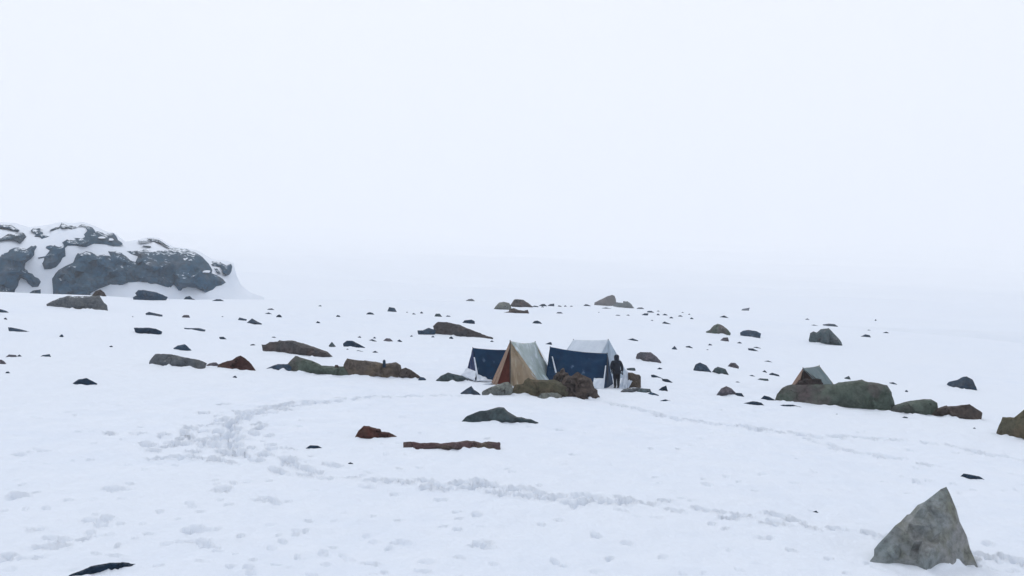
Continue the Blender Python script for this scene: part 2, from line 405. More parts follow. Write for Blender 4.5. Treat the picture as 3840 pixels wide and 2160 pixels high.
stone(B_, Z('K', [(1800, 440), (1800, 260), (1880, 150), (1925, 125), (2000, 120), (2050, 70), (2130, 75), (2200, 130), (2300, 180), (2350, 280), (2400, 370), (2450, 475), (2350, 485), (2150, 505), (1960, 495), (1840, 490)]), 'brown', 'lumpy dark brown boulder before the near navy tent', B_, n=54, lumps=.9, depth=.7, rough=.05)
stone('brush_heap', Z('K', [(1690, 190), (1700, 130), (1740, 100), (1770, 55), (1800, 60), (1830, 10), (1870, 0), (1880, 60), (1930, 70), (1950, 130), (1960, 240), (1800, 260)]), 'brown', 'ragged brown heap wedged between the olive and lumpy brown boulders', 'heap', n=30, lumps=.8, rough=.06, base=1470)
stone(B_, Z('D', [(1970, 930), (2020, 885), (2090, 850), (2160, 868), (2245, 885), (2300, 920), (2180, 950), (2060, 950)]), 'teal', 'dark green boulder beside the left navy tent', B_, n=30)
# beside the person
stone(B_, Z('R', [(750, 1290), (750, 900), (860, 905), (960, 948), (1040, 955), (1075, 1000), (1075, 1280), (900, 1290)]), 'tan', 'square tan block of rock beside the standing person', 'rock', n=24, depth=.8, facets=3, lean=.1, taper=1.0)
stone(S_, Z('R', [(720, 800), (840, 785), (920, 785), (945, 830), (930, 885), (830, 870)]), 'teal', 'small dark green stone behind the square tan block', 'stone')
stone(S_, Z('R', [(560, 1390), (640, 1310), (750, 1280), (1050, 1275), (1090, 1330), (1060, 1390), (970, 1410), (880, 1395)]), 'grey', 'low grey stone at the foot of the square tan block', 'stone', n=26)
stone(S_, Z('T', [(2235, 755), (2280, 705), (2390, 715), (2410, 755), (2330, 768)]), 'teal', 'low teal-grey stone right of the one under the tan block', 'stone')
stone(S_, Z('T', [(2350, 770), (2400, 750), (2450, 765), (2490, 785), (2460, 797)]), 'slateb', 'dark blue end stone of the low row under the tan block', 'stone')
# boulder row left of the tents
stone(B_, Z('D', [(255, 815), (320, 785), (380, 765), (480, 765), (520, 800), (500, 842), (330, 825)]), 'slateb', 'low blue-grey end rock of the boulder row', 'rock', n=26)
stone(B_, Z('J', [(160, 560), (230, 480), (300, 390), (380, 320), (480, 345), (600, 385), (720, 430), (800, 475), (900, 485), (1040, 490), (1140, 490), (1200, 560), (1250, 640), (1100, 650), (900, 625), (600, 600), (300, 575)]), 'green', 'long green-grey boulder tapering toward the brown boulder in the row', B_, n=50, depth=.75)
stone(B_, Z('J', [(1130, 600), (1160, 430), (1210, 360), (1290, 380), (1500, 395), (1640, 410), (1800, 445), (1860, 440), (2000, 420), (2075, 470), (2090, 530), (2120, 600), (2080, 680), (1900, 672), (1640, 662), (1390, 655), (1250, 650)]), 'tan', 'big flat-topped brown boulder in the row left of the tents', B_, n=50, depth=.75, lean=.2)
stone(S_, Z('J', [(1780, 475), (1785, 395), (1805, 378), (1828, 395), (1832, 475)]), 'slate', 'small dark upright stone standing on the flat-topped brown boulder', 'stone', base=1416, bury=.1, n=12)
stone(B_, Z('J', [(2040, 640), (2090, 530), (2150, 510), (2230, 540), (2330, 610), (2400, 665), (2390, 692), (2230, 692), (2080, 685)]), 'brown', 'dark brown sloping rock at the tent end of the boulder row', 'rock', n=30)
stone(S_, Z('J', [(2350, 705), (2390, 660), (2440, 665), (2480, 695), (2440, 715)]), 'slateb', 'small blue stone at the very tip of the boulder row', 'stone')
stone(S_, Z('J', [(1005, 510), (1015, 465), (1060, 465), (1085, 510)]), 'brown', 'small brown stone in the saddle between the green and brown boulders', 'stone', base=1408, bury=.1)
stone(B_, Z('D', [(215, 570), (255, 570), (300, 545), (380, 540), (395, 522), (440, 530), (520, 528), (640, 555), (760, 600), (880, 640), (930, 690), (850, 715), (740, 712), (650, 690), (560, 675), (450, 670), (350, 630), (260, 598)]), 'umber', 'long brown-grey tilted slab just behind the boulder row', 'rock', n=56)
stone(B_, Z('I', [(165, 440), (180, 400), (230, 330), (270, 290), (420, 282), (600, 305), (720, 335), (900, 370), (1030, 405), (1100, 440), (1085, 500), (1060, 533), (950, 535), (840, 520), (640, 512), (520, 502), (360, 482), (200, 470)]), 'grey', 'grey oblong boulder lying before a small grey stone', B_, n=50)
stone(S_, Z('I', [(1090, 470), (1140, 440), (1200, 425), (1250, 425), (1290, 460), (1270, 505), (1220, 503), (1130, 485)]), 'mauve', 'small mauve stone between the grey oblong boulder and the red-brown one', 'stone')
stone(B_, Z('I', [(1260, 505), (1290, 455), (1400, 410), (1510, 385), (1580, 335), (1640, 315), (1700, 350), (1780, 410), (1830, 470), (1885, 555), (1780, 555), (1680, 560), (1530, 535), (1380, 532), (1290, 525)]), 'rust', 'dark red-brown peaked boulder at the end of the grey oblong one', B_, n=36)
stone(S_, Z('C', [(1745, 605), (1790, 578), (1860, 565), (1890, 590), (1940, 640), (1870, 635), (1810, 630)]), 'slateb', 'small grey peaked stone behind the grey oblong boulder', 'stone')
stone(S_, Z('C', [(730, 960), (790, 920), (870, 905), (920, 930), (980, 962), (900, 985), (820, 972)]), 'slate', 'lone dark blue pointed stone in the open snow on the left', 'stone')
stone(B_, Z('C', [(465, 160), (520, 130), (600, 100), (680, 80), (800, 82), (1005, 78), (1050, 150), (1080, 175), (1082, 228), (980, 228), (820, 215), (660, 202), (520, 180)]), 'grey', 'big smooth grey slab lying below the rock outcrop', B_, n=46)
stone(S_, Z('C', [(920, 84), (960, 30), (1010, 15), (1050, 45), (1072, 84)]), 'brown', 'dark brown rock on the crest behind the big smooth slab', 'rock')
stone(S_, Z('C', [(1335, 92), (1375, 75), (1360, 50), (1390, 20), (1450, 20), (1560, 40), (1620, 60), (1690, 92), (1560, 94), (1440, 92)]), 'slateb', 'long blue-grey rock under the right end of the outcrop', 'rock', n=30, base=1126)
stone(S_, Z('C', [(1845, 115), (1870, 88), (1910, 80), (1935, 105), (1965, 118)]), 'slateb', 'small domed stone on the crest right of the outcrop', 'stone')
stone(S_, Z('C', [(2130, 130), (2180, 112), (2220, 113), (2258, 132)]), 'slate', 'low black lens-shaped stone on the crest right of the outcrop', 'stone')
stone(S_, Z('C', [(1463, 255), (1500, 240), (1635, 270), (1637, 292), (1540, 285)]), 'slateb', 'flat dark stone below the long rock under the outcrop', 'stone')
stone(S_, Z('C', [(1830, 290), (1850, 272), (1900, 272), (1915, 303), (1870, 300)]), 'mauve', 'small mauve stone beside the flat dark one below the outcrop', 'stone')
stone(S_, Z('C', [(-30, 208), (0, 212), (60, 228), (95, 250), (40, 249), (-30, 243)]), 'slateb', 'dark stone cut by the picture edge beside the big smooth slab', 'stone')
stone(S_, Z('C', [(80, 395), (130, 398), (220, 418), (345, 452), (345, 467), (260, 457), (120, 415)]), 'slateb', 'thin dark streak of rock, leftmost in the snow field', 'rock', n=26)
stone(S_, Z('C', [(1345, 400), (1390, 400), (1500, 398), (1570, 410), (1635, 440), (1600, 468), (1520, 465), (1430, 455), (1375, 455), (1360, 430)]), 'slate', 'ragged dark rock half sunk in snow below the outcrop', 'rock', n=28)
stone(S_, Z('C', [(1850, 400), (1910, 403), (2000, 403), (2070, 420), (2050, 432), (1960, 424), (1870, 414)]), 'slateb', 'very thin dark rock sliver right of the ragged dark rock', 'rock')
stone(S_, Z('C', [(2205, 492), (2250, 490), (2283, 518), (2220, 516)]), 'slate', 'small dark stone between the thin sliver and the brown-grey slab', 'stone')
stone(S_, Z('C', [(2393, 322), (2410, 296), (2485, 315), (2480, 330)]), 'slateb', 'small dark stone touching a larger peaked blue one', 'stone')
stone(S_, Z('D', [(62, 355), (120, 305), (180, 340), (220, 358), (205, 367), (130, 364)]), 'slateb', 'peaked blue stone with a small dark one at its left', 'stone')
stone(S_, Z('C', [(56, 695), (90, 668), (165, 675), (168, 700), (100, 699)]), 'mauve', 'purple-grey stone near the left edge with a dark neighbour', 'stone')
stone(S_, Z('C', [(165, 690), (195, 668), (228, 695), (180, 694)]), 'slate', 'dark neighbour of the purple-grey stone near the left edge', 'stone')
stone(S_, Z('C', [(398, 695), (430, 675), (500, 665), (518, 702), (430, 699)]), 'slateb', 'blue wedge stone right of the purple-grey pair', 'stone')
stone(S_, Z('C', [(-40, 722), (10, 720), (40, 735), (64, 762), (-40, 760)]), 'mauve', 'purple stone cut by the left picture edge', 'stone')
# between the outcrop and the tents
stone(S_, Z('D', [(1480, 238), (1500, 192), (1555, 200), (1580, 242)]), 'slateb', 'square blue stone in the far snow left of the tents', 'stone')
stone(S_, Z('D', [(1955, 287), (1970, 258), (2010, 258), (2036, 292)]), 'teal', 'small squarish stone above the end of the long diagonal slab', 'stone')
stone(S_, Z('D', [(2265, 132), (2300, 112), (2335, 108), (2366, 132)]), 'slate', 'lone dark stone on the skyline left of the far boulders', 'stone')
stone(S_, Z('D', [(2235, 350), (2260, 325), (2330, 318), (2362, 335), (2364, 362), (2300, 358)]), 'slate', 'dark loaf-shaped stone behind the long diagonal slab', 'stone')
stone(B_, Z('D', [(1940, 380), (1990, 338), (2080, 342), (2200, 365), (2330, 420), (2440, 465), (2548, 502), (2500, 522), (2440, 520), (2400, 532), (2280, 507), (2150, 472), (2020, 447), (1970, 402)]), 'umber', 'long diagonal umber slab behind the left navy tent', 'rock', n=56)
stone(S_, Z('D', [(1785, 428), (1840, 425), (1900, 400), (1972, 425), (1950, 445), (1900, 455), (1865, 497), (1820, 487), (1798, 452)]), 'slateb', 'broken dark rock against the upper end of the diagonal slab', 'rock', n=20)
stone(S_, Z('D', [(893, 580), (925, 540), (972, 597), (930, 592)]), 'teal', 'small teal pointed stone right of the brown-grey slab', 'stone')
stone(S_, Z('D', [(1035, 560), (1075, 530), (1130, 530), (1200, 565), (1260, 599), (1160, 608), (1100, 590)]), 'slate', 'dark oval stone right of the small teal pointed one', 'stone')
stone(S_, Z('D', [(1442, 530), (1470, 505), (1510, 508), (1548, 542), (1490, 543)]), 'mauve', 'purple-grey stone in a line of small dark ones', 'stone')
stone(S_, Z('D', [(1288, 528), (1330, 514), (1380, 538), (1340, 541)]), 'slate', 'flat dark stone left of the purple-grey one', 'stone')
stone(S_, Z('D', [(1583, 530), (1605, 517), (1634, 541), (1605, 541)]), 'slate', 'small dark stone right of the purple-grey one', 'stone')
stone(S_, Z('D', [(1333, 645), (1360, 631), (1400, 655), (1365, 657)]), 'slate', 'small dark stone alone below the line of dark ones', 'stone')
stone(S_, Z('D', [(1168, 632), (1190, 626), (1240, 640), (1205, 644)]), 'slateb', 'thin dark stone below the dark oval one', 'stone')
stone(S_, Z('D', [(2510, 543), (2535, 526), (2562, 545)]), 'slate', 'small dark stone at the lower tip of the diagonal slab', 'stone')
# far boulders on the crest
stone(B_, Z('E', [(165, 282), (200, 230), (240, 185), (300, 175), (370, 190), (400, 240), (380, 275), (270, 270)]), 'pale', 'pale grey-green boulder at the left of the far crest group', B_, n=28)
stone(B_, Z('E', [(370, 240), (400, 195), (430, 150), (470, 140), (550, 150), (620, 195), (672, 238), (560, 247), (440, 245)]), 'umber', 'humped purple-brown boulder topping the far crest group', B_, n=30)
stone(S_, Z('E', [(285, 315), (360, 300), (385, 262), (430, 255), (480, 275), (560, 290), (605, 275), (625, 320), (500, 322), (380, 318)]), 'brown', 'low brown rock under the humped far boulder', 'rock', n=26)
stone(S_, Z('E', [(740, 230), (790, 203), (820, 203), (852, 230)]), 'slate', 'dark rounded stone right of the humped far boulder', 'stone')
stone(S_, Z('E', [(850, 230), (890, 205), (943, 198), (945, 230)]), 'slateb', 'blue wedge stone next to the dark rounded far one', 'stone')
stone(S_, Z('E', [(660, 240), (690, 222), (740, 232), (745, 242)]), 'slateb', 'small blue stone at the tail of the humped far boulder', 'stone')
stone(S_, Z('E', [(1308, 230), (1340, 205), (1370, 210), (1408, 228)]), 'slate', 'small dark stone left of the tall peaked far boulder', 'stone')
stone(B_, Z('E', [(1450, 218), (1455, 185), (1530, 150), (1620, 105), (1680, 88), (1710, 100), (1727, 140), (1735, 200), (1710, 232), (1600, 227)]), 'umber', 'tall peaked brown boulder on the far crest behind the tents', B_, n=32)
stone(B_, Z('E', [(1690, 232), (1730, 180), (1815, 190), (1820, 165), (1880, 170), (1930, 210), (1962, 260), (1850, 253), (1740, 243)]), 'teal', 'blue-green boulder against the tall peaked one on the far crest', B_, n=28)
stone(S_, Z('E', [(1985, 266), (2010, 248), (2060, 246), (2092, 268)]), 'slate', 'dark flat stone right of the blue-green far boulder', 'stone')
stone(S_, Z('E', [(2045, 347), (2090, 322), (2142, 322), (2132, 347)]), 'slate', 'dark stone below the ones trailing down the far crest', 'stone')
stone(S_, Z('E', [(2120, 312), (2130, 292), (2180, 290), (2213, 312)]), 'slate', 'dark stone just above another on the far crest trail', 'stone')
stone(S_, Z('E', [(2316, 445), (2345, 425), (2424, 457), (2400, 464)]), 'slate', 'small slanted dark stone below the far crest trail', 'stone')
stone(S_, Z('E', [(966, 323), (985, 306), (1030, 306), (1056, 324)]), 'slate', 'small dark stone in open snow below the far boulders', 'stone')
stone(S_, Z('E', [(662, 448), (690, 420), (730, 413), (765, 430), (790, 457)]), 'slate', 'dark dome stone above the beige tent', 'stone')
stone(S_, Z('E', [(830, 712), (890, 687), (908, 690), (920, 734), (870, 718)]), 'slate', 'dark pointed stone between the beige and right navy tent peaks', 'stone')
stone(S_, Z('E', [(1872, 655), (1940, 640), (2010, 666), (1950, 670)]), 'slate', 'flat dark stone right of the pale tent roof', 'stone')
stone(S_, Z('E', [(1525, 262), (1600, 246), (1672, 262)]), 'slateb', 'thin sliver of rock below the tall peaked far boulder', 'stone')
# right side
stone(B_, Z('F', [(822, 385), (860, 370), (900, 325), (940, 305), (980, 315), (1040, 360), (1075, 400), (1072, 438), (980, 417), (920, 402)]), 'green', 'green-grey humped boulder with a ridge, upslope of the tents', B_, n=32)
stone(S_, Z('F', [(965, 474), (1000, 445), (1045, 443), (1059, 487), (1010, 482)]), 'mauve', 'small mauve stone right below the green-grey humped boulder', 'stone')
stone(B_, Z('F', [(1165, 395), (1200, 375), (1250, 367), (1330, 380), (1380, 405), (1377, 462), (1290, 442), (1210, 437)]), 'slateb', 'blue-grey boulder right of the green-grey humped one', B_, n=30)
stone(S_, Z('F', [(1172, 182), (1190, 158), (1265, 143), (1264, 158), (1215, 178)]), 'slate', 'lone dark tilted stone highest in the misty snow', 'stone')
stone(S_, Z('F', [(958, 240), (1008, 222), (1055, 248), (1010, 246)]), 'slate', 'dark flat stone on the crest above the humped boulder', 'stone')
stone(S_, Z('F', [(1882, 322), (1910, 314), (1958, 328)]), 'slateb', 'thin dark stone left of a longer one above the big teal boulder', 'stone')
stone(S_, Z('F', [(1998, 314), (2060, 304), (2120, 310), (2153, 332), (2090, 328)]), 'slateb', 'long thin dark stone just above the big teal boulder', 'stone')
stone(B_, Z('F', [(1858, 470), (1872, 400), (1905, 380), (1940, 395), (1980, 360), (2060, 350), (2110, 400), (2150, 440), (2190, 490), (2202, 542), (2130, 528), (2080, 527), (1990, 503), (1900, 490)]), 'teal', 'big teal-grey angular boulder alone high on the right slope', B_, n=40)
stone(S_, Z('F', [(2380, 434), (2430, 412), (2470, 420), (2486, 442), (2430, 441)]), 'slate', 'dark flat stone right of the big teal boulder', 'stone')
stone(S_, Z('F', [(38, 464), (88, 452), (144, 476), (90, 478)]), 'slate', 'dark flat stone nearest the pale tent on its right', 'stone')
stone(S_, Z('F', [(479, 558), (510, 528), (540, 569), (500, 566)]), 'slateb', 'small pointed dark stone above the mauve oval boulder', 'stone')
stone(S_, Z('F', [(620, 534), (660, 528), (694, 550), (640, 548)]), 'slate', 'dark slanted stone right of the small pointed one', 'stone')
stone(S_, Z('F', [(1246, 552), (1300, 555), (1367, 589), (1320, 592)]), 'slate', 'dark slanted stone with a thin one just behind it', 'stone')
stone(S_, Z('F', [(1300, 543), (1335, 538), (1380, 553), (1340, 554)]), 'slate', 'thin dark stone just behind the dark slanted one', 'stone')
stone(B_, Z('F', [(118, 650), (130, 610), (160, 590), (270, 592), (330, 640), (377, 692), (330, 707), (260, 702), (180, 674)]), 'mauve', 'mauve-brown oval boulder behind the standing person', B_, n=32)
stone(B_, Z('F', [(698, 765), (720, 715), (765, 695), (830, 725), (880, 792), (800, 797)]), 'slateb', 'pale blue rounded boulder, the left of a touching pair', B_, n=26)
stone(B_, Z('F', [(883, 795), (910, 755), (945, 738), (1020, 760), (1060, 830), (960, 818)]), 'teal', 'dark rounded boulder, the right of a touching pair', B_, n=26)
stone(S_, Z('F', [(1038, 738), (1075, 697), (1120, 700), (1157, 737), (1152, 759), (1090, 752)]), 'mauve', 'mauve stone above the touching pair of boulders', 'stone')
stone(S_, Z('F', [(1412, 684), (1450, 675), (1504, 699), (1450, 696)]), 'slate', 'dark sliver stone upslope of the big green boulder', 'stone')
stone(S_, Z('F', [(1394, 785), (1416, 772), (1440, 797), (1415, 797)]), 'slate', 'tiny dark stone beside a larger oval dark one', 'stone')
stone(S_, Z('F', [(1460, 812), (1490, 798), (1560, 820), (1566, 838), (1500, 833)]), 'slate', 'oval dark blue stone left of the small canvas tent', 'stone')
stone(S_, Z('F', [(1248, 830), (1290, 820), (1333, 843), (1290, 842)]), 'slate', 'flat dark stone left of the teal flat one', 'stone')
stone(S_, Z('F', [(1343, 865), (1370, 855), (1450, 860), (1458, 887), (1390, 887)]), 'teal', 'flat teal stone near the left end of the big green boulder', 'stone')
stone(S_, Z('F', [(270, 820), (300, 818), (390, 855), (385, 866), (310, 848)]), 'slate', 'upper of two dark stones trailing right of the tan block', 'stone')
stone(S_, Z('F', [(380, 860), (440, 862), (490, 897), (430, 893)]), 'slate', 'lower of two dark stones trailing right of the tan block', 'stone')
stone(S_, Z('F', [(335, 984), (380, 945), (425, 927), (442, 987)]), 'slate', 'dark purple wedge stone right of the tan block', 'stone')
stone(S_, Z('F', [(358, 1083), (415, 1066), (480, 1083)]), 'slate', 'thin dark stone below the purple wedge stone', 'stone')
stone(B_, Z('F', [(928, 1024), (980, 955), (1030, 933), (1080, 955), (1135, 1010), (1130, 1032), (1000, 1030)]), 'mauve', 'mauve-grey rounded boulder between the tents and big green boulder', B_, n=28)
stone(S_, Z('F', [(1105, 1032), (1130, 1000), (1185, 1005), (1214, 1047), (1150, 1043)]), 'slate', 'dark stone at the foot of the mauve-grey rounded boulder', 'stone')
stone(S_, Z('F', [(1370, 1068), (1410, 1028), (1460, 1040), (1535, 1080), (1440, 1078)]), 'slate', 'dark pointed stone touching the big green boulder', 'stone')
stone(S_, Z('F', [(1188, 1110), (1290, 1085), (1340, 1090), (1380, 1100), (1420, 1135), (1300, 1126)]), 'slate', 'ragged dark stone left of the big green boulder foot', 'stone')
stone(S_, Z('F', [(1538, 1132), (1600, 1120), (1700, 1120), (1792, 1147), (1650, 1143)]), 'slate', 'thin dark rock lying before the big green boulder', 'rock')
stone(B_, Z('L', [(110, 690), (150, 600), (230, 490), (300, 445), (390, 435), (480, 450), (560, 448), (650, 442), (900, 436), (1080, 425), (1140, 400), (1300, 380), (1430, 360), (1510, 360), (1560, 385), (1720, 400), (1920, 435), (2000, 560), (2040, 765), (1900, 835), (1750, 855), (1500, 835), (1200, 800), (800, 765), (640, 745), (500, 730), (420, 725), (300, 722), (200, 700)]), 'green', 'huge green-grey boulder in front of the small canvas tent', B_, n=70, seed=12, depth=.62, facets=3, relief=(
      (Z('L', [(1330, 470), (1450, 380), (1560, 560), (1740, 820), (1560, 850), (1400, 640)]), -.16, -.5, .2),
      (Z('L', [(1740, 840), (1700, 600), (1740, 420), (1930, 430), (2060, 780), (1850, 900)]), -.12, -.9, 0),
      (Z('L', [(90, 720), (220, 480), (400, 430), (480, 560), (400, 760)]), -.1, .8, 0)))
stone('dark_bundle', Z('L', [(455, 440), (480, 390), (600, 345), (700, 345), (860, 350), (885, 420), (860, 480), (480, 480)]), 'bundle', 'dark brown bundle before the doorway of the small canvas tent', 'bundle', n=26, base=1489, lumps=.6, rough=.05, bury=.25)
stone(B_, Z('M', [(350, 275), (500, 160), (720, 105), (960, 70), (1080, 70), (1180, 135), (1190, 220), (1180, 335), (850, 325), (600, 295)]), 'green', 'wedge-shaped dark green boulder adjoining the huge one', B_, n=40)
stone(B_, Z('M', [(1050, 338), (1180, 220), (1330, 170), (1350, 185), (1480, 180), (1700, 150), (1840, 240), (1910, 290), (1880, 425), (1700, 405), (1550, 402), (1250, 355)]), 'brown', 'brown angular boulder ending the row beside the huge green one', B_, n=40)
stone(B_, Z('M', [(2120, 648), (2170, 500), (2230, 360), (2420, 365), (2500, 300), (2580, 235), (2750, 200), (2900, 300), (2960, 700), (2850, 810), (2570, 738), (2400, 703), (2250, 668)]), 'olive', 'olive-brown block boulder cut by the right picture edge', B_, n=44, depth=.7, lean=.15)
stone(B_, Z('G', [(1783, 764), (1820, 730), (1900, 710), (1960, 680), (2000, 675), (2060, 705), (2085, 760), (2110, 828), (2070, 824), (1980, 818), (1900, 788)]), 'slateb', 'dark blue-grey rounded boulder alone on the far right slope', B_, n=32)
stone(S_, Z('G', [(768, 690), (790, 680), (815, 668), (838, 714), (800, 712)]), 'teal', 'small teal stone right behind the huge green boulder', 'stone')
stone(S_, Z('G', [(1218, 738), (1260, 733), (1300, 754), (1250, 752)]), 'slateb', 'thin dark stone right of the huge green boulder top', 'stone')

# small stones, too alike to describe one by one: told apart by their order along the snow
def smalls(zone, k, rows, mat='slate', gname=None):
    rows = sorted(rows)
    words = ['first', 'second', 'third', 'fourth', 'fifth', 'sixth', 'seventh', 'eighth', 'ninth', 'tenth', 'eleventh', 'twelfth', 'thirteenth', 'fourteenth']
    for i, (x, yb, w, h) in enumerate(rows):
        r = random.Random(i * 77 + len(zone))
        a, b, c = r.uniform(-.2, .25), r.uniform(.55, 1), r.uniform(.35, .8)
        pts = [(x - w / 2, yb - h * .1), (x - w * .3, yb - h * c), (x + w * a - w * .05, yb - h), (x + w * .3, yb - h * b * .75), (x + w / 2, yb), (x + w * .1, yb + h * .06), (x - w * .2, yb + h * .03)]
        stone(S_, Z(k, pts), mat, f'tiny dark stone, {words[i]} from the left {zone}', 'stone', group=gname or 'tiny stones ' + zone)
smalls('on the snow below the rock outcrop', 'C', [(55, 318, 40, 20), (618, 488, 44, 24), (2362, 898, 46, 17), (78, 855, 50, 16), (1118, 588, 36, 9), (2238, 292, 26, 9), (2546, 578, 56, 14), (1335, 292, 24, 8)])
smalls('in the upper snow left of the far boulders', 'D', [(310, 220, 76, 16), (285, 262, 76, 17), (393, 294, 62, 28), (805, 184, 36, 12), (988, 290, 46, 19), (785, 353, 46, 20), (1310, 266, 84, 24), (1680, 247, 22, 9), (1750, 266, 40, 15), (1828, 255, 34, 19), (2095, 288, 50, 13)])
smalls('in the snow behind the boulder row', 'D', [(130, 577, 60, 13), (340, 500, 50, 11), (1202, 497, 36, 13), (1353, 505, 30, 15), (1725, 487, 30, 12), (1080, 622, 30, 12), (1940, 497, 38, 17), (2125, 511, 46, 24)])
smalls('along the misty far crest', 'E', [(795, 246, 40, 14), (1010, 236, 60, 16), (1085, 236, 40, 16), (1160, 236, 44, 12), (2265, 299, 44, 15), (2265, 346, 42, 22), (2350, 347, 72, 22), (2430, 385, 54, 22), (2545, 363, 64, 16), (1750, 351, 70, 12), (1880, 350, 48, 13), (2185, 415, 38, 11), (1510, 312, 22, 9)])
smalls('scattered on the slope right of the tents', 'F', [(566, 234, 52, 15), (590, 196, 28, 9), (656, 215, 24, 11), (682, 259, 40, 17), (866, 523, 46, 17), (840, 571, 26, 9), (1160, 503, 52, 15), (1143, 897, 50, 10), (360, 762, 58, 16)])
smalls('in the snow right of the teal boulder', 'F', [(1845, 265, 46, 13), (2532, 276, 22, 16), (2465, 373, 36, 8), (2635, 400, 66, 14)])
smalls('in the snow around the right boulders', 'G', [(1393, 826, 32, 14), (1380, 1089, 58, 12), (692, 1061, 44, 11), (2075, 1198, 30, 10)])

# ------------------------------------------------------------------ footprints and scuffs in the snow
DENTS = []      # x, y, angle, half length, half width, depth
def trail(pts, step, spread, size, depth, stray=0.0, seed=1):
    r = np.random.default_rng(seed)
    W3 = np.array([hit(*p)[:2] for p in pts])
    seg = np.linalg.norm(np.diff(W3, axis=0), axis=1); cum = np.concatenate([[0], np.cumsum(seg)])
    s, side = 0.0, 1
    while s < cum[-1]:
        p = np.array([np.interp(s, cum, W3[:, 0]), np.interp(s, cum, W3[:, 1])])
        q = np.array([np.interp(s + .2, cum, W3[:, 0]), np.interp(s + .2, cum, W3[:, 1])]) - p
        a = math.atan2(q[1], q[0]) if np.linalg.norm(q) > 1e-6 else 0
        nrm = np.array([-math.sin(a), math.cos(a)])
        if r.random() > stray:
            p = p + nrm * (side * 0.12 + r.normal(0, spread))
            DENTS.append((p[0], p[1], a + r.normal(0, .35), size * r.uniform(.7, 1.25), size * r.uniform(.4, .7), depth * r.uniform(.5, 1.2)))
        side = -side; s += step * r.uniform(.6, 1.4)
T1 = [(1150, 1775), (1290, 1800), (1420, 1812), (1520, 1812), (1640, 1826), (1760, 1826), (1850, 1822), (1950, 1845), (2060, 1856), (2130, 1872), (2260, 1876), (2380, 1888), (2480, 1896), (2600, 1915), (2700, 1935), (2850, 1945), (3000, 1952), (3130, 1985), (3260, 2010), (3380, 2040), (3600, 2070), (3720, 2100), (3850, 2140)]
trail(T1, .55, .2, .2, .19, .15, 1); trail(T1[3:12], .26, .27, .25, .26, .25, 2); trail(T1[12:17], .5, .32, .22, .2, .1, 3); trail(T1[19:], .3, .25, .24, .24, .15, 4)
T2 = [(1700, 1481), (1560, 1484), (1400, 1490), (1300, 1497), (1230, 1506), (1120, 1516), (1030, 1530), (950, 1545), (905, 1572), (870, 1600), (860, 1640), (850, 1670)]
trail(T2[4:], .3, .14, .27, .24, .15, 5); trail(T2[:6], .4, .1, .24, .15, .15, 6); trail(T2[6:], .16, .75, .22, .2, .2, 7); trail([(640, 1600), (760, 1640), (880, 1665), (960, 1700)], .16, .7, .2, .18, .2, 13)
trail([(600, 1660), (690, 1680), (770, 1660), (830, 1690), (930, 1710), (1050, 1740), (1110, 1745), (1200, 1770)], .26, .42, .26, .22, .15, 8)
trail([(620, 1720), (700, 1700), (800, 1725), (860, 1735)], .35, .3, .24, .2, .1, 9)
trail([(2270, 1510), (2480, 1557), (2600, 1580), (2720, 1594), (2900, 1616), (3090, 1635), (3230, 1643), (3330, 1650), (3460, 1660), (3600, 1682), (3850, 1732)], .42, .06, .28, .19, .15, 10)
trail([(3040, 1650), (3120, 1678), (3200, 1692), (3300, 1712), (3400, 1728), (3480, 1742)], .4, .1, .26, .17, .2, 11)
trail([(2990, 1625), (3060, 1650)], .3, .2, .2, .12, .1, 12)
r_ = np.random.default_rng(21)
for _ in range(170):                                     # wind-pocked, trodden foreground
    p = hit(r_.uniform(-60, 1500), 1500 + 660 * r_.random() ** 0.75)
    DENTS.append((p[0], p[1], r_.uniform(0, 6.28), r_.uniform(.05, .13), r_.uniform(.04, .09), r_.uniform(.02, .06)))
for _ in range(170):
    p = hit(r_.uniform(1300, 3900), 1530 + 640 * r_.random())
    DENTS.append((p[0], p[1], r_.uniform(0, 6.28), r_.uniform(.05, .16), r_.uniform(.04, .11), r_.uniform(.02, .075)))
for (x, y, n_) in ((370, 1955, 5), (240, 2010, 4), (190, 2050, 4), (740, 1990, 6), (740, 2040, 4), (1790, 2045, 5), (1000, 1880, 5), (130, 1690, 4), (60, 1860, 5), (430, 1840, 6), (830, 1840, 5), (3440, 1805, 3), (60, 2080, 4)):
    for _ in range(n_):
        p = hit(x + r_.normal(0, 28), y + r_.normal(0, 8))
        DENTS.append((p[0], p[1], r_.uniform(0, 6.28), r_.uniform(.1, .2), r_.uniform(.07, .12), r_.uniform(.05, .11)))
BUMPS = []      # px, py, radius m, height m: loose snow banked against stones
for x, y, rad, hh in ((3545, 2130, .2, .13), (3580, 2124, .18, .15), (3510, 2134, .16, .08), (3425, 2150, .32, -.07),
                      (1360, 1414, .5, .07), (900, 1402, .5, .09), (1975, 1478, .3, .06), (1900, 1490, .4, .06), (2140, 1497, .5, .07), (2260, 1468, .5, .08),
                      (1860, 1590, .5, .08), (1750, 1690, .4, .07), (1350, 1645, .3, .05), (3080, 1510, .4, .08), (3500, 1570, .6, .06)):
    p = hit(x, y); BUMPS.append((p[0], p[1], rad, hh))

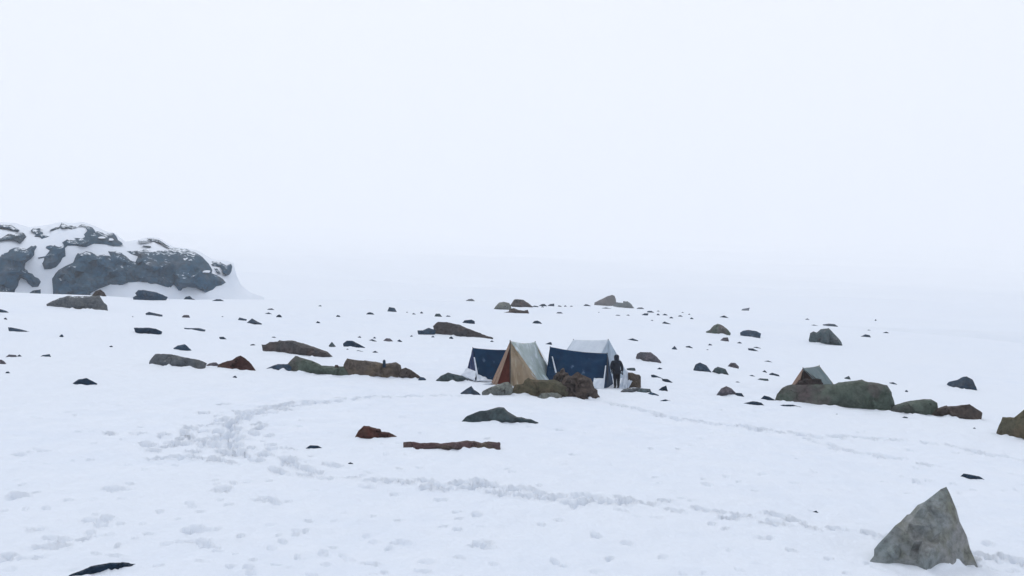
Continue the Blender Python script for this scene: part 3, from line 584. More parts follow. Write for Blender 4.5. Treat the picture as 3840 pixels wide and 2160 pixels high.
r_ = np.random.default_rng(5)
for a_, k_ in QUEUE:                                     # loose snow along the foot of every larger stone
    px = np.array(a_[1], float); w_ = np.ptp(px[:, 0])
    if w_ < 36 or k_.get('base'): continue
    lo = px[:, 1].max(); il, ir = int(np.argmin(px[:, 0])), int(np.argmax(px[:, 0]))
    hh = min(np.ptp(px[:, 1]), 45)
    xs = np.arange(px[:, 0].min(), px[:, 0].max(), max(7, w_ / 26))
    for x_ in xs:
        t_ = (x_ - px[:, 0].min()) / w_
        yb = px[il, 1] * (1 - t_) + px[ir, 1] * t_
        c_ = px[px[:, 1] > yb - .15 * hh]
        c_ = c_[np.argsort(c_[:, 0])]
        yb = max(yb, np.interp(x_, c_[:, 0], c_[:, 1])) + r_.uniform(-1, 5)
        p = hit(x_, yb); sc = np.hypot(p[0], p[1]) / F_PX
        BUMPS.append((p[0], p[1], (rd := sc * r_.uniform(5, 16)), min(sc * hh * r_.uniform(-.06, .14), rd * .7)))

def build_ground():
    th = np.concatenate([np.linspace(-34, 34, 880), np.linspace(34, 326, 74)[1:-1]])
    th = np.radians(th)
    def geo(a, b, q): return a * q ** np.arange(int(math.log(b / a) / math.log(q)))
    rr = np.concatenate([np.linspace(.6, 13, 26)[:-1], geo(13, 52, 1.0034), geo(52, 200, 1.009), geo(200, 9200, 1.035), [9200.0]])
    Rg, Tg = np.meshgrid(rr, th, indexing='ij')
    x, y = Rg * np.sin(Tg), Rg * np.cos(Tg)
    z = terrain(x, y)
    nearw = np.clip((120 - Rg) / 60, 0, 1)
    z = z + nearw * (0.03 * fbm(x / .45, y / .55, None, 3, 31) + 0.03 * vnoise(x / 1.3, y / 1.3, None, 35))
    cut, rim = np.zeros_like(z), np.zeros_like(z)
    fan = 880
    for (cx, cy, a, la, lb, dp) in DENTS:
        r0, t0 = math.hypot(cx, cy), math.atan2(cx, cy)
        m = max(la, lb) * 2.0
        i0, i1 = np.searchsorted(rr, r0 - m), np.searchsorted(rr, r0 + m)
        j0, j1 = np.searchsorted(th[:fan], t0 - m / r0), np.searchsorted(th[:fan], t0 + m / r0)
        if i1 <= i0 or j1 <= j0: continue
        X, Y = x[i0:i1, j0:j1] - cx, y[i0:i1, j0:j1] - cy
        wob = 1 + 0.22 * vnoise(X * 9 + cx * 7, Y * 9 + cy * 7, None, 5)
        q = np.hypot((X * math.cos(a) + Y * math.sin(a)) / la, (-X * math.sin(a) + Y * math.cos(a)) / lb) * wob
        cut[i0:i1, j0:j1] = np.minimum(cut[i0:i1, j0:j1], -1.9 * dp * np.exp(-q ** 4) * (1 + .25 * vnoise(X * 14 + cy, Y * 14 + cx, None, 6)))
        rim[i0:i1, j0:j1] = np.maximum(rim[i0:i1, j0:j1], 0.4 * dp * np.exp(-((q - 1.35) / .3) ** 2))
    z = z + cut + rim * np.clip(1 + cut / 0.03, 0, 1)
    for (cx, cy, rad, hh) in BUMPS:
        dd = ((x - cx) ** 2 + (y - cy) ** 2) / rad ** 2
        k = dd < 6
        z[k] += hh * np.exp(-dd[k]) * (1 + .5 * vnoise(x[k] * 6, y[k] * 6, None, 9))
    nr, ntc = z.shape
    co = np.concatenate([[[0, 0, float(terrain(0, 0))]], np.stack([x, y, z], -1).reshape(-1, 3)])
    i = np.arange(nr - 1)[:, None] * ntc; j = np.arange(ntc)[None, :]; j2 = (j + 1) % ntc
    quads = np.stack([1 + i + j, 1 + i + ntc + j, 1 + i + ntc + j2, 1 + i + j2], -1).reshape(-1, 4)
    j = np.arange(ntc); tris = np.stack([np.zeros(ntc, int), 1 + j, 1 + (j + 1) % ntc], -1)
    me = bpy.data.meshes.new('snow_ground')
    me.vertices.add(len(co)); me.vertices.foreach_set('co', co.ravel().astype(np.float32))
    loops = np.concatenate([quads.ravel(), tris.ravel()])
    me.loops.add(len(loops)); me.loops.foreach_set('vertex_index', loops.astype(np.int32))
    st = np.concatenate([np.arange(len(quads)) * 4, len(quads) * 4 + np.arange(len(tris)) * 3])
    me.polygons.add(len(st)); me.polygons.foreach_set('loop_start', st.astype(np.int32))
    me.update(calc_edges=True); me.validate()
    me.polygons.foreach_set('use_smooth', np.ones(len(me.polygons), bool))
    if me.polygons[1000].normal.z < 0: me.flip_normals()
    me.materials.append(SNOW)
    o = bpy.data.objects.new('snow_ground', me); COL.objects.link(o)
    tag(o, 'trodden white snow slope rising to a foggy crest', kind='structure')
build_ground()

# ------------------------------------------------------------------ rock outcrop behind the crest
def outcrop():
    Y0 = 230.0
    view = ray(420, 1000)[:2]; view = view / np.linalg.norm(view); right = np.array([view[1], -view[0]])
    O = view * Y0
    zb = 12.0
    def plane(p):
        q = ray(*p); t = (O @ view) / (q[:2] @ view); P = CAM + q * t
        return np.array([(P[:2] - O) @ right, P[2] - zb])
    O3 = np.array([O[0], O[1], zb])
    def on_ray(a, b, dep):                                   # a point of the outline plane moved nearer or farther along its sight line
        P = np.array([*(O + right * a), zb + b]) - CAM
        return tuple(CAM + P * (1 + dep / (P[:2] @ view)) - O3)
    def W3(g, dep): return [on_ray(g[i, 0], g[i, 1], dep[i]) for i in range(len(g))]
    mound = [(-620, 1060), (-520, 960), (-400, 890), (-300, 860), (-150, 838), (0, 833), (60, 836), (110, 848), (180, 842), (230, 830), (270, 836), (312, 833), (355, 848), (400, 866), (432, 872), (470, 905), (520, 900), (560, 889), (600, 892), (650, 925), (700, 930), (745, 940), (795, 970), (850, 978), (874, 988), (878, 1004), (888, 1034), (905, 1068), (940, 1096), (990, 1114), (1050, 1260), (-660, 1260)]
    poly = np.array([plane(p) for p in mound])
    g, f, B, s = pillow_grid(poly, 90, 5, 0.004)
    eM = _edge_dist(g, B).max(); T = 14.0; top = poly[:, 1].max()
    def front(p, edge=None):
        e = _edge_dist(p, B) if edge is None else edge
        q = np.clip(e / (0.7 * eM), 0, 1)
        t = np.sqrt(np.clip(1 - (1 - q) ** 2, 0, 1)) * T
        t = t + np.where(e > 1e-4, 1, 0) * (0.9 * fbm(p[:, 0] / 7, p[:, 1] / 4, None, 3, 77)) * np.clip(e / 1.5, 0, 1)
        return t - np.clip(p[:, 1] / top, -.3, 1.1) * 14.0
    eg = _edge_dist(g, B); bd = eg < 1e-5
    tf = front(g, eg); back = -tf * 0.2 + 10 * np.clip(eg / 4, 0, 1)
    root = empty('rock_outcrop', (O[0], O[1], zb))
    tag(root, 'blue-grey craggy rock outcrop streaked with snow behind the crest', 'rock outcrop')
    V = W3(g, -tf); ib = np.zeros(len(g), int)
    for i in range(len(g)):
        if bd[i]: ib[i] = i
        else: ib[i] = len(V); V.append((*(right * g[i, 0] + view * (abs(back[i]) + 14)), g[i, 1]))
    FF = []
    for t in f: FF.append(t); FF.append([ib[j] for j in reversed(t)])
    mesh_obj('snow_cover', V, FF, SNOW, root)
    def rock_patch(px, seed, Tb, n=60, name='rock_face', mat=None, extra=None, par=None):
        Tb *= 2.0
        pp = np.array([plane(p) for p in px])
        g, f, Bp, s = pillow_grid(pp, n, seed, 0.018)
        e = _edge_dist(g, Bp); em = max(e.max(), 1e-6); bd = e < 1e-5
        q = np.clip(e / min(0.8 * em, 1.4), 0, 1)
        bul = np.sqrt(np.clip(1 - (1 - q) ** 2, 0, 1))
        r = np.random.default_rng(seed)
        k = max(4, int(np.ptp(pp[:, 0]) / 1.7)); sd = g[r.integers(0, len(g), k)]
        cell = np.argmin(((g[:, None] - sd[None]) ** 2 * np.array([1, 1.6])).sum(2), 1)
        pl = r.normal(0, .2, k)[cell] + (((g - sd[cell])) * r.normal(0, .2, (k, 2))[cell]).sum(1)
        rel = bul * (Tb * 0.55 + Tb * 0.5 * 1.5 * np.clip(pl, -.7, .9) + 0.8 * fbm((g[:, 0] + .6 * g[:, 1]) / 2.2, (g[:, 1] - .3 * g[:, 0]) / .9, None, 3, seed))
        dep = front(g) + 0.06 + np.maximum(rel, 0) + (extra or 0)
        V = W3(g, -dep); idb = np.zeros(len(g), int)
        for i in range(len(g)): idb[i] = len(V); V.append(on_ray(g[i, 0], g[i, 1], -dep[i] + 1.2 + rel[i]))
        FF = [t for t in f] + [[idb[j] for j in reversed(t)] for t in f]
        ed = {}
        for t in f:
            for a, b in zip(t, list(t[1:]) + [t[0]]): ed[(a, b)] = 1
        for a, b in ed:
            if (b, a) not in ed: FF.append([b, a, idb[a], idb[b]])
        o = mesh_obj(name, V, FF, mat or R['crag'], par or root, None, True, 40)
        return o
    A = lambda p: Z('A', p)
    Bz = lambda p: Z('B', p)
    rock_patch(A([(-520, 270), (-300, 225), (-40, 190), (0, 185), (180, 195), (260, 245), (330, 285), (320, 305), (260, 310), (190, 280), (50, 245), (0, 255), (-300, 268)]), 11, .8, 40)
    rock_patch(A([(-430, 495), (-260, 460), (-40, 440), (0, 430), (60, 395), (150, 350), (380, 320), (460, 400), (390, 470), (340, 510), (290, 480), (150, 455), (0, 480), (-260, 498)]), 12, 1.0, 44)
    rock_patch(A([(520, 290), (570, 250), (690, 250), (670, 300), (725, 320), (735, 370), (850, 385), (800, 405), (710, 435), (670, 400), (580, 395), (610, 360), (570, 330)]), 13, .7, 26)
    rock_patch(A([(840, 285), (940, 240), (1010, 230), (1040, 165), (1090, 170), (1150, 215), (1230, 205), (1310, 235), (1210, 270), (1150, 250), (1080, 265), (1030, 255), (880, 295)]), 14, .7, 30)
    crest_face = rock_patch(A([(1340, 230), (1410, 180), (1480, 215), (1560, 235), (1610, 275), (1620, 300), (1720, 315), (1780, 365), (1830, 345), (1920, 340), (1970, 390), (2005, 470), (2060, 480), (2095, 515), (2050, 550), (1990, 560), (1800, 530), (1600, 525), (1530, 540), (1460, 575), (1390, 570), (1260, 540), (1150, 545), (1100, 600), (1115, 720), (1060, 760), (1040, 820), (960, 910), (860, 950), (750, 945), (715, 860), (745, 800), (750, 745), (660, 770), (650, 745), (760, 720), (840, 640), (770, 590), (790, 565), (920, 535), (990, 565), (1075, 540), (1055, 490), (1130, 450), (1230, 455), (1290, 435), (1240, 410), (1400, 425), (1450, 395), (1420, 350), (1480, 300), (1450, 245)]), 15, 1.0, 80)
    rock_patch(A([(-1150, 1330), (-1000, 1120), (-820, 1010), (-700, 870), (-480, 830), (-300, 760), (0, 720), (140, 650), (170, 605), (260, 575), (390, 575), (450, 600), (530, 545), (610, 535), (630, 575), (590, 640), (580, 700), (530, 780), (430, 840), (415, 920), (420, 950), (470, 960), (500, 1000), (570, 1030), (600, 1085), (660, 1110), (690, 1170), (650, 1245), (550, 1245), (480, 1190), (440, 1130), (370, 1110), (320, 1150), (300, 1230), (250, 1300), (230, 1420), (-1150, 1440)]), 16, 1.4, 80)
    rock_patch(A([(500, 1350), (560, 1310), (690, 1290), (695, 1430), (500, 1430)]), 17, .6, 20)
    main_face = rock_patch(A([(880, 1110), (930, 1030), (1000, 950), (1120, 890), (1240, 830), (1260, 770), (1310, 690), (1450, 645), (1560, 680), (1680, 730), (1790, 710), (1870, 735), (1835, 660), (1960, 660), (2060, 695)])
        + Bz([(60, 520), (150, 570), (310, 655), (340, 550), (240, 500), (135, 460), (350, 445), (390, 470), (430, 440), (510, 440), (600, 465), (650, 445), (850, 430), (1060, 420), (1200, 445), (1330, 485), (1470, 580), (1560, 680), (1610, 790), (1590, 840), (1690, 860), (1800, 915), (1840, 975), (1770, 1030), (1690, 1040), (1620, 1100), (1520, 1165), (1440, 1130), (1340, 1080), (1200, 1080), (1090, 1100), (1075, 1130), (1040, 1125), (960, 1030), (920, 1050), (910, 1090), (760, 1065), (640, 1030), (500, 1000), (340, 985), (180, 1000), (0, 1025)])
        + A([(1990, 1195), (1850, 1195), (1830, 1230), (1700, 1290), (1560, 1365), (1560, 1430), (910, 1430), (900, 1200)]), 18, 1.6, 130)
    rock_patch(Bz([(1570, 670), (1610, 635), (1740, 635), (1830, 695), (1930, 675), (1950, 720), (1940, 800), (1900, 860), (1850, 880), (1790, 840), (1780, 780), (1740, 730), (1620, 710)]), 19, .9, 30)
    rock_patch(Bz([(490, 250), (650, 245), (750, 295), (820, 345), (910, 400), (830, 375), (740, 315), (640, 300), (560, 280)]), 20, .6, 26)
    rock_patch(Bz([(350, 280), (490, 285), (520, 300), (360, 298)]), 21, .4, 14)
    rock_patch(Bz([(420, 365), (560, 370), (575, 395), (540, 405), (440, 375)]), 22, .4, 14)
    rock_patch(Bz([(1640, 750), (1690, 745), (1750, 830), (1700, 835)]), 23, .4, 12)
    for k, (zz, x, y, a, b) in enumerate((('A', 1730, 410, 62, 20), ('A', 1885, 445, 42, 24), ('B', 455, 655, 34, 25), ('B', 1210, 600, 88, 30), ('B', 1500, 810, 85, 28))):
        pts = [(x + a * math.cos(q) * (1 + .2 * math.sin(3 * q + k)), y + b * math.sin(q) * (1 + .15 * math.cos(2 * q))) for q in np.linspace(0, 2 * math.pi, 14)[:-1]]
        rock_patch(Z(zz, pts), 40 + k, .25, 14, 'snow_patch', SNOW, extra=2.0, par=crest_face if zz == 'A' else main_face)
outcrop()

for a_, k_ in QUEUE: build_stone(*a_, **k_)

# ------------------------------------------------------------------ tents
def fabric(name, c1, c2, rough=0.7, spec=0.3, frost=0.0, frost_c=(0.62, 0.68, 0.74), fs=(3.0, 0.7)):
    m, n, b = new_mat(name)
    t = nd(n, 'ShaderNodeTexCoord')
    def noise(s, d=4.0):
        x = nd(n, 'ShaderNodeTexNoise', Scale=s, Detail=d); n.links.new(t.outputs['Object'], x.inputs['Vector']); return x.outputs['Fac']
    c = mixc(n, ramp(n, noise(2.2), .35, .65), c1, c2)
    if frost:
        mp = nd(n, 'ShaderNodeMapping'); mp.inputs['Scale'].default_value = (fs[0], fs[0], fs[1]); n.links.new(t.outputs['Object'], mp.inputs['Vector'])
        f = nd(n, 'ShaderNodeTexNoise', Scale=1.6, Detail=5.0); n.links.new(mp.outputs['Vector'], f.inputs['Vector'])
        k = ramp(n, f.outputs['Fac'], .68 - .3 * frost, .80 - .22 * frost)
        c = mixc(n, k, c, frost_c)
    n.links.new(c, b.inputs['Base Color']); b.inputs['Roughness'].default_value = rough; b.inputs['Specular IOR Level'].default_value = spec
    wv = noise(5.0, 3.0); wf = noise(60.0, 2.0)
    mm = nd(n, 'ShaderNodeMath', operation='MULTIPLY_ADD'); n.links.new(wf, mm.inputs[0]); mm.inputs[1].default_value = 0.06; n.links.new(wv, mm.inputs[2])
    bp = nd(n, 'ShaderNodeBump', Strength=0.6, Distance=0.06); n.links.new(mm.outputs[0], bp.inputs['Height']); n.links.new(bp.outputs['Normal'], b.inputs['Normal'])
    return m
M_NAVY = fabric('navy_tarpaulin', (0.002, 0.022, 0.062), (0.003, 0.030, 0.074), .6, .06, .17, (0.08, 0.13, 0.21), (2.2, .5))
M_NAVYG = fabric('navy_gable', (0.008, 0.018, 0.065), (0.014, 0.03, 0.09), .6, .08, .2, (0.16, 0.2, 0.32), (5, .7))
M_CANVAS = fabric('tan_canvas', (0.27, 0.205, 0.135), (0.32, 0.26, 0.19), .85, .15, .35, (0.46, 0.43, 0.34), (2.5, .4))
M_CANVAS2 = fabric('pinkish_canvas', (0.27, 0.185, 0.14), (0.32, 0.225, 0.17), .85, .15)
M_SHEET = fabric('frosted_cover_sheet', (0.22, 0.29, 0.28), (0.30, 0.37, 0.39), .4, .5, .55, (0.50, 0.58, 0.64), (1.6, 1.0))
M_WORN = fabric('worn_grey_green_canvas', (0.10, 0.145, 0.155), (0.15, 0.19, 0.20), .8, .15, .3, (0.22, 0.26, 0.26), (1.6, 1.0))
M_RED = fabric('rust_red_curtain', (0.15, 0.038, 0.024), (0.10, 0.026, 0.019), .85, .1)
M_PALE = fabric('pale_grey_nylon', (0.47, 0.535, 0.61), (0.52, 0.58, 0.65), .6, .3)
M_PALEG = fabric('pale_grey_gable', (0.36, 0.44, 0.52), (0.42, 0.49, 0.57), .6, .3)
M_FLAP = fabric('clear_plastic_flap', (0.46, 0.53, 0.62), (0.58, 0.63, 0.70), .35, .5, .3, (0.68, 0.73, 0.8))
M_POLE = fabric('dark_pole', (0.03, 0.03, 0.03), (0.05, 0.045, 0.04), .6, .3)
M_DARK = fabric('interior_shade', (0.03, 0.02, 0.018), (0.05, 0.032, 0.028), .9, .1)  # near-black colour painting the shade inside the small tent

V3 = lambda p: np.array(p, float)
def gp(p):                     # ground point below
    return np.array([p[0], p[1], float(terrain(p[0], p[1]))])
def panel(name, parent, c00, c10, c11, c01, mat, nu=24, nv=22, sag=0.0, fold=0.0, folds=5, wr=0.02, seed=0, ridge_sag=0.0, thick=0.008):
    """cloth between four corners: u from 0 to 1 along 0x, v from top (0) to bottom (1)"""
    u, v = np.meshgrid(np.linspace(0, 1, nu + 1), np.linspace(0, 1, nv + 1), indexing='ij')
    P = ((1 - u) * (1 - v))[..., None] * V3(c00) + (u * (1 - v))[..., None] * V3(c10) + (u * v)[..., None] * V3(c11) + ((1 - u) * v)[..., None] * V3(c01)
    nrm = np.cross(V3(c11) - V3(c00), V3(c01) - V3(c10)); nrm = nrm / np.linalg.norm(nrm)
    mid = (V3(c00) + V3(c10) + V3(c01) + V3(c11)) / 4
    ctr = V3(parent['_c'])
    if nrm @ (mid - ctr) < 0: nrm = -nrm
    d = -sag * np.sin(np.pi * np.clip(v, 0, 1)) * (0.6 + 0.4 * np.sin(np.pi * u))
    d = d + fold * v ** .8 * np.sin(u * folds * 2 * np.pi + seed + 1.5 * vnoise(u * 3, v * 2, None, seed)) * (0.5 + .5 * vnoise(u * 4, v, None, seed + 2))
    d = d + wr * fbm(u * 4 + v * 1.7, v * 2.2 + seed, None, 3, seed) * np.sin(np.pi * np.clip(v, .02, 1)) ** .4
    P = P + d[..., None] * nrm
    P[..., 2] -= ridge_sag * np.sin(np.pi * u) * (1 - v) ** 1.2
    loc = V3(parent.location)
    Vv = (P - loc).reshape(-1, 3)
    k = nv + 1
    Fq = [(i * k + j, (i + 1) * k + j, (i + 1) * k + j + 1, i * k + j + 1) for i in range(nu) for j in range(nv)]
    o = mesh_obj(name, Vv, Fq, mat, parent)
    s = o.modifiers.new('thickness', 'SOLIDIFY'); s.thickness = thick; s.offset = 0
    return o
def rod(name, parent, a, b, r0, mat, seg=8):
    a, b = V3(a), V3(b); d = (b - a) / np.linalg.norm(b - a)
    s = np.cross(d, [0.31, 0.2, 0.9] if abs(d[2]) < .9 else [1, 0, 0]); s /= np.linalg.norm(s); t = np.cross(d, s)
    loc = V3(parent.location) if parent else np.zeros(3)
    Vv, Fq = [], []
    for p in (a, b):
        for i in range(seg):
            q = 2 * math.pi * i / seg; Vv.append(p - loc + r0 * (math.cos(q) * s + math.sin(q) * t))
    Fq = [(i, (i + 1) % seg, seg + (i + 1) % seg, seg + i) for i in range(seg)] + [tuple(range(seg))[::-1], tuple(range(seg, 2 * seg))]
    return mesh_obj(name, Vv, Fq, mat, parent)
def lerp(a, b, t): return V3(a) + (V3(b) - V3(a)) * t
def tent_root(label, pts, name='ridge_tent'):
    c = np.mean([V3(p) for p in pts], 0); c[2] = min(p[2] for p in pts)
    o = empty(name, c); tag(o, label, 'tent'); o['_c'] = [float(x) for x in (c[0], c[1], c[2] + .5)]
    return o
def finish(o):
    del o['_c']
dn = np.array([0, 0, -0.08])

# beige tent with the rust-red doorway
def beige_tent():
    FL, FR, RR = hit(1836, 1443), hit(2046, 1457), hit(2085, 1428); RL = gp((0.35, 47.5))
    FA, RA = at_depth(1913, 1279, (FL[1] + FR[1]) / 2), at_depth(2007, 1283, 47.5)
    t = tent_root('beige canvas ridge tent with a rust-red doorway and frosted cover sheet', (FL, FR, RR, RL))
    panel('roof_panel', t, FA, RA, RR + dn, FR + dn, M_SHEET, sag=.10, fold=.05, folds=2, wr=.07, seed=1, ridge_sag=.09)
    panel('roof_panel', t, RA, FA, FL + dn, RL + dn, M_CANVAS2, sag=.08, wr=.03, seed=2, ridge_sag=.09)
    panel('rear_gable', t, RA, RA, RL + dn, RR + dn, M_CANVAS, wr=.03, seed=3)
    out = np.array([-.35, -.9, 0]); out /= np.linalg.norm(out)
    mA, mB = lerp(FL, FR, .12) + dn, lerp(FL, FR, .36) + dn
    panel('door_flap', t, FA, lerp(FA, lerp(FL, FR, .3), .16), mA, FL + dn, M_CANVAS2, sag=-.02, fold=.04, folds=2, wr=.02, seed=4)
    f2 = panel('door_flap', t, FA, FA + V3((.01, 0, -.02)), FR + dn, mB, M_CANVAS, sag=.05, fold=.17, folds=3, wr=.06, seed=5)
    ins = -out * .22
    panel('doorway_backing', t, lerp(FA, FL, .08) + ins, lerp(FA, FR, .05) + ins, lerp(FL, FR, .5) + ins + dn, FL + ins * 1.2 + dn, M_RED, sag=.0, fold=.03, folds=3, wr=.02, seed=6)
    panel('sod_cloth', t, lerp(FL, FA, .06) + out * .02, lerp(FL, FA, .03) + out * .02 + V3((.15, 0, 0)), FL + out * .25 + V3((.1, 0, .02)), FL + V3((-.35, -.1, .03)), M_FLAP, nu=10, nv=8, wr=.05, seed=8)
    rod('tent_pole', t, gp(FA) + dn, FA + V3((0, 0, .05)), .025, M_POLE); rod('tent_pole', t, gp(RA) + dn, RA + V3((0, 0, .05)), .025, M_POLE)
    rod('edge_rope', t, RA, RR + V3((.12, .05, 0)), .012, M_FLAP)
    finish(t)
beige_tent()

def navy_left():
    LA, RA = at_depth(1773, 1305, 46.7), at_depth(1918, 1312, 47.3)
    d = (RA - LA)[:2]; d /= np.linalg.norm(d); p = np.array([0.30, -0.95]); p /= np.linalg.norm(p)
    w = 1.12
    LF, LB = gp(LA[:2] + p * w), gp(LA[:2] - p * w - d * .12); RF, RB = gp(RA[:2] + p * .9), gp(RA[:2] - p * w)
    t = tent_root('dark navy ridge tent half hidden behind the beige tent', (LF, LB, RF, RB))
    panel('roof_panel', t, LA, RA, RF + dn, LF + dn, M_NAVY, sag=.05, wr=.09, seed=11, ridge_sag=.04)
    panel('roof_panel', t, LA, RA, RB + dn, LB + dn, M_NAVY, sag=.05, wr=.03, seed=12, ridge_sag=.04)
    panel('gable', t, LA, LA, LF + dn, LB + dn, M_NAVYG, fold=.04, folds=3, wr=.03, seed=13)
    panel('rear_gable', t, RA, RA, RF + dn, RB + dn, M_NAVY, wr=.02, seed=14)
    o = np.array([-.9, -.3, 0])
    panel('ground_flap', t, lerp(LB, LA, .30) + o * .03, lerp(LF, LA, .30) + o * .03, LF + o * .22 + V3((.05, -.25, .03)), LB + o * .22 + V3((0, -.3, .03)), M_FLAP, nu=12, nv=10, wr=.06, seed=15)
    panel('ground_flap', t, lerp(LF, LA, .22) + V3((.02, -.05, 0)), lerp(LF, LA, .14) + V3((.35, -.06, 0)), LF + V3((.75, -.3, .04)), LF + V3((-.1, -.3, .04)), M_FLAP, nu=12, nv=8, wr=.08, seed=16)
    panel('edge_strap', t, lerp(LF, LA, .72) + V3((-.03, -.05, 0)), lerp(LF, LA, .72) + V3((.03, -.05, 0)), LF + V3((.06, -.08, 0)), LF + V3((-.06, -.08, 0)), M_FLAP, nu=3, nv=14, wr=.01, seed=17)
    rod('tent_pole', t, gp(LA) + dn, LA + V3((0, 0, .05)), .022, M_POLE); rod('tent_pole', t, gp(RA) + dn, RA + V3((0, 0, .05)), .022, M_POLE)
    finish(t)
navy_left()

def navy_right():
    RA, LA = at_depth(2277, 1326, 46.55), at_depth(2063, 1302, 47.5)
    p = np.array([-.318, -.945]); w = 1.12
    RF, RB, LF, LB = gp(RA[:2] + p * w), gp(RA[:2] - p * 1.5), gp(LA[:2] + p * w), gp(LA[:2] - p * w)
    t = tent_root('shiny dark navy ridge tent next to the standing person', (RF, RB, LF, LB))
    panel('roof_panel', t, LA, RA, RF + dn, LF + dn, M_NAVY, nu=34, sag=.07, wr=.11, seed=21, ridge_sag=.06)
    panel('roof_panel', t, LA, RA, RB + dn, LB + dn, M_NAVY, sag=.05, wr=.04, seed=22, ridge_sag=.06)
    panel('gable', t, RA, RA, RF + dn, RB + dn, M_NAVY, fold=.04, folds=2, wr=.03, seed=23)
    panel('rear_gable', t, LA, LA, LF + dn, LB + dn, M_NAVY, wr=.02, seed=24)
    panel('ground_flap', t, lerp(lerp(RF, RA, .28), lerp(LF, LA, .28), .17) + V3((0, -.05, 0)), lerp(RF, RA, .30) + V3((-.03, -.05, 0)), RF + V3((.0, -.1, .0)), lerp(RF, LF, .19) + V3((0, -.16, .02)), M_FLAP, nu=12, nv=10, wr=.04, seed=25)
    panel('edge_strap', t, lerp(RF, RA, .66) + V3((-.03, -.05, 0)), lerp(RF, RA, .66) + V3((.02, -.05, 0)), RF + V3((.04, -.12, 0)), RF + V3((-.05, -.12, 0)), M_FLAP, nu=3, nv=14, wr=.01, seed=26)
    a, b = lerp(LF, LA, .75), lerp(RF, RA, .75)
    q0 = lerp(a, b, .06); q1 = lerp(lerp(LF, LA, .32), lerp(RF, RA, .32), .17)
    panel('edge_strap', t, q0 + V3((-.02, -.05, 0)), q0 + V3((.03, -.05, 0)), q1 + V3((.05, -.07, 0)), q1 + V3((-.04, -.07, 0)), M_FLAP, nu=3, nv=14, wr=.01, seed=27)
    rod('tent_pole', t, gp(LA) + dn, LA + V3((0, 0, .05)), .022, M_POLE); rod('tent_pole', t, gp(RA) + dn, RA + V3((0, 0, .05)), .022, M_POLE)
    finish(t)
navy_right()

def pale_tent():
    RA, LA = at_depth(2283, 1274, 50.0), at_depth(2150, 1274, 53.2)
    d = (LA - RA)[:2]; d /= np.linalg.norm(d); p = np.array([-d[1], d[0]])   # towards the near-left corner
    w = 1.5
    RF, RB, LF, LB = gp(RA[:2] + p * w), gp(RA[:2] - p * w), gp(LA[:2] + p * w), gp(LA[:2] - p * w)
    t = tent_root('pale grey-white ridge tent rising behind the navy tent', (RF, RB, LF, LB))
    panel('roof_panel', t, LA, RA, RF + dn, LF + dn, M_PALE, sag=.05, wr=.03, seed=31, ridge_sag=.03)
    panel('roof_panel', t, LA, RA, RB + dn, LB + dn, M_PALE, sag=.05, wr=.03, seed=32, ridge_sag=.03)
    mid = lerp(RF, RB, .5)
    panel('door_flap', t, RA, RA, mid + dn, RF + dn, M_PALEG, fold=.03, folds=2, wr=.02, seed=33)
    panel('door_flap', t, RA, RA, RB + dn, mid + dn, M_PALEG, fold=.03, folds=2, wr=.02, seed=35)
    panel('rear_gable', t, LA, LA, LF + dn, LB + dn, M_PALE, wr=.02, seed=34)
    o = V3((*(-d * .03), 0))
    rod('door_zip', t, lerp(RA, mid, .12) + o, mid + o, .02, M_PALEG)
    rod('tent_pole', t, gp(RA) + dn + V3((*(d * .06), 0)), RA + V3((*(d * .06), .04)), .022, M_POLE); rod('tent_pole', t, gp(LA) + dn, LA + V3((0, 0, .04)), .022, M_POLE)
    finish(t)
pale_tent()

def small_tent():
    FA, RA = at_depth(3011, 1380, 48.6), at_depth(3072, 1371, 50.3)
    d = (RA - FA)[:2]; d /= np.linalg.norm(d); p = np.array([d[1], -d[0]])
    w = 1.25
    FR, FL, RR, RL = gp(FA[:2] + p * w * 1.5), gp(FA[:2] - p * w * .8), gp(RA[:2] + p * w), gp(RA[:2] - p * w)
    t = tent_root('small tan canvas tent with a dark open doorway behind the huge boulder', (FR, FL, RR, RL))
    panel('roof_panel', t, FA, RA, RR + dn, FR + dn, M_WORN, sag=.06, wr=.05, seed=41, ridge_sag=.03)
    panel('roof_panel', t, FA, RA, RL + dn, FL + dn, M_CANVAS, sag=.05, wr=.03, seed=42, ridge_sag=.03)
    panel('rear_gable', t, RA, RA, RL + dn, RR + dn, M_CANVAS, wr=.02, seed=43)
    panel('door_flap', t, FA, FA + V3((0, 0, -.1)), lerp(FL, FR, .2) + dn, FL + dn, M_CANVAS2, fold=.03, folds=2, wr=.02, seed=44)
    panel('door_flap', t, FA, FA + V3((.02, 0, -.1)), FR + dn, lerp(FL, FR, .84) + dn, M_WORN, fold=.04, folds=2, wr=.03, seed=45)
    ins = V3((*(d * .18), 0))
    panel('doorway_backing', t, lerp(FA, FL, .12) + ins, lerp(FA, FR, .12) + ins, FR + ins + dn, FL + ins + dn, M_DARK, wr=.02, seed=46)  # dark sheet standing in for the shade inside the open doorway
    panel('doorway_shade', t, lerp(lerp(FL, FR, .25), FA, .52) - ins * 1.6, lerp(lerp(FL, FR, .62), FA, .56) - ins * 1.3, lerp(lerp(FL, FR, .82), FA, .22) - ins * 1.5, lerp(lerp(FL, FR, .12), FA, .2) - ins * 1.5, M_DARK, nu=12, nv=10, wr=.10, fold=.05, seed=47)  # added dark sheet that widens the painted shade of the doorway
    rod('tent_pole', t, gp(FA) + dn, FA + V3((0, 0, .04)), .02, M_POLE); rod('tent_pole', t, gp(RA) + dn, RA + V3((0, 0, .04)), .02, M_POLE)
    finish(t)
small_tent()

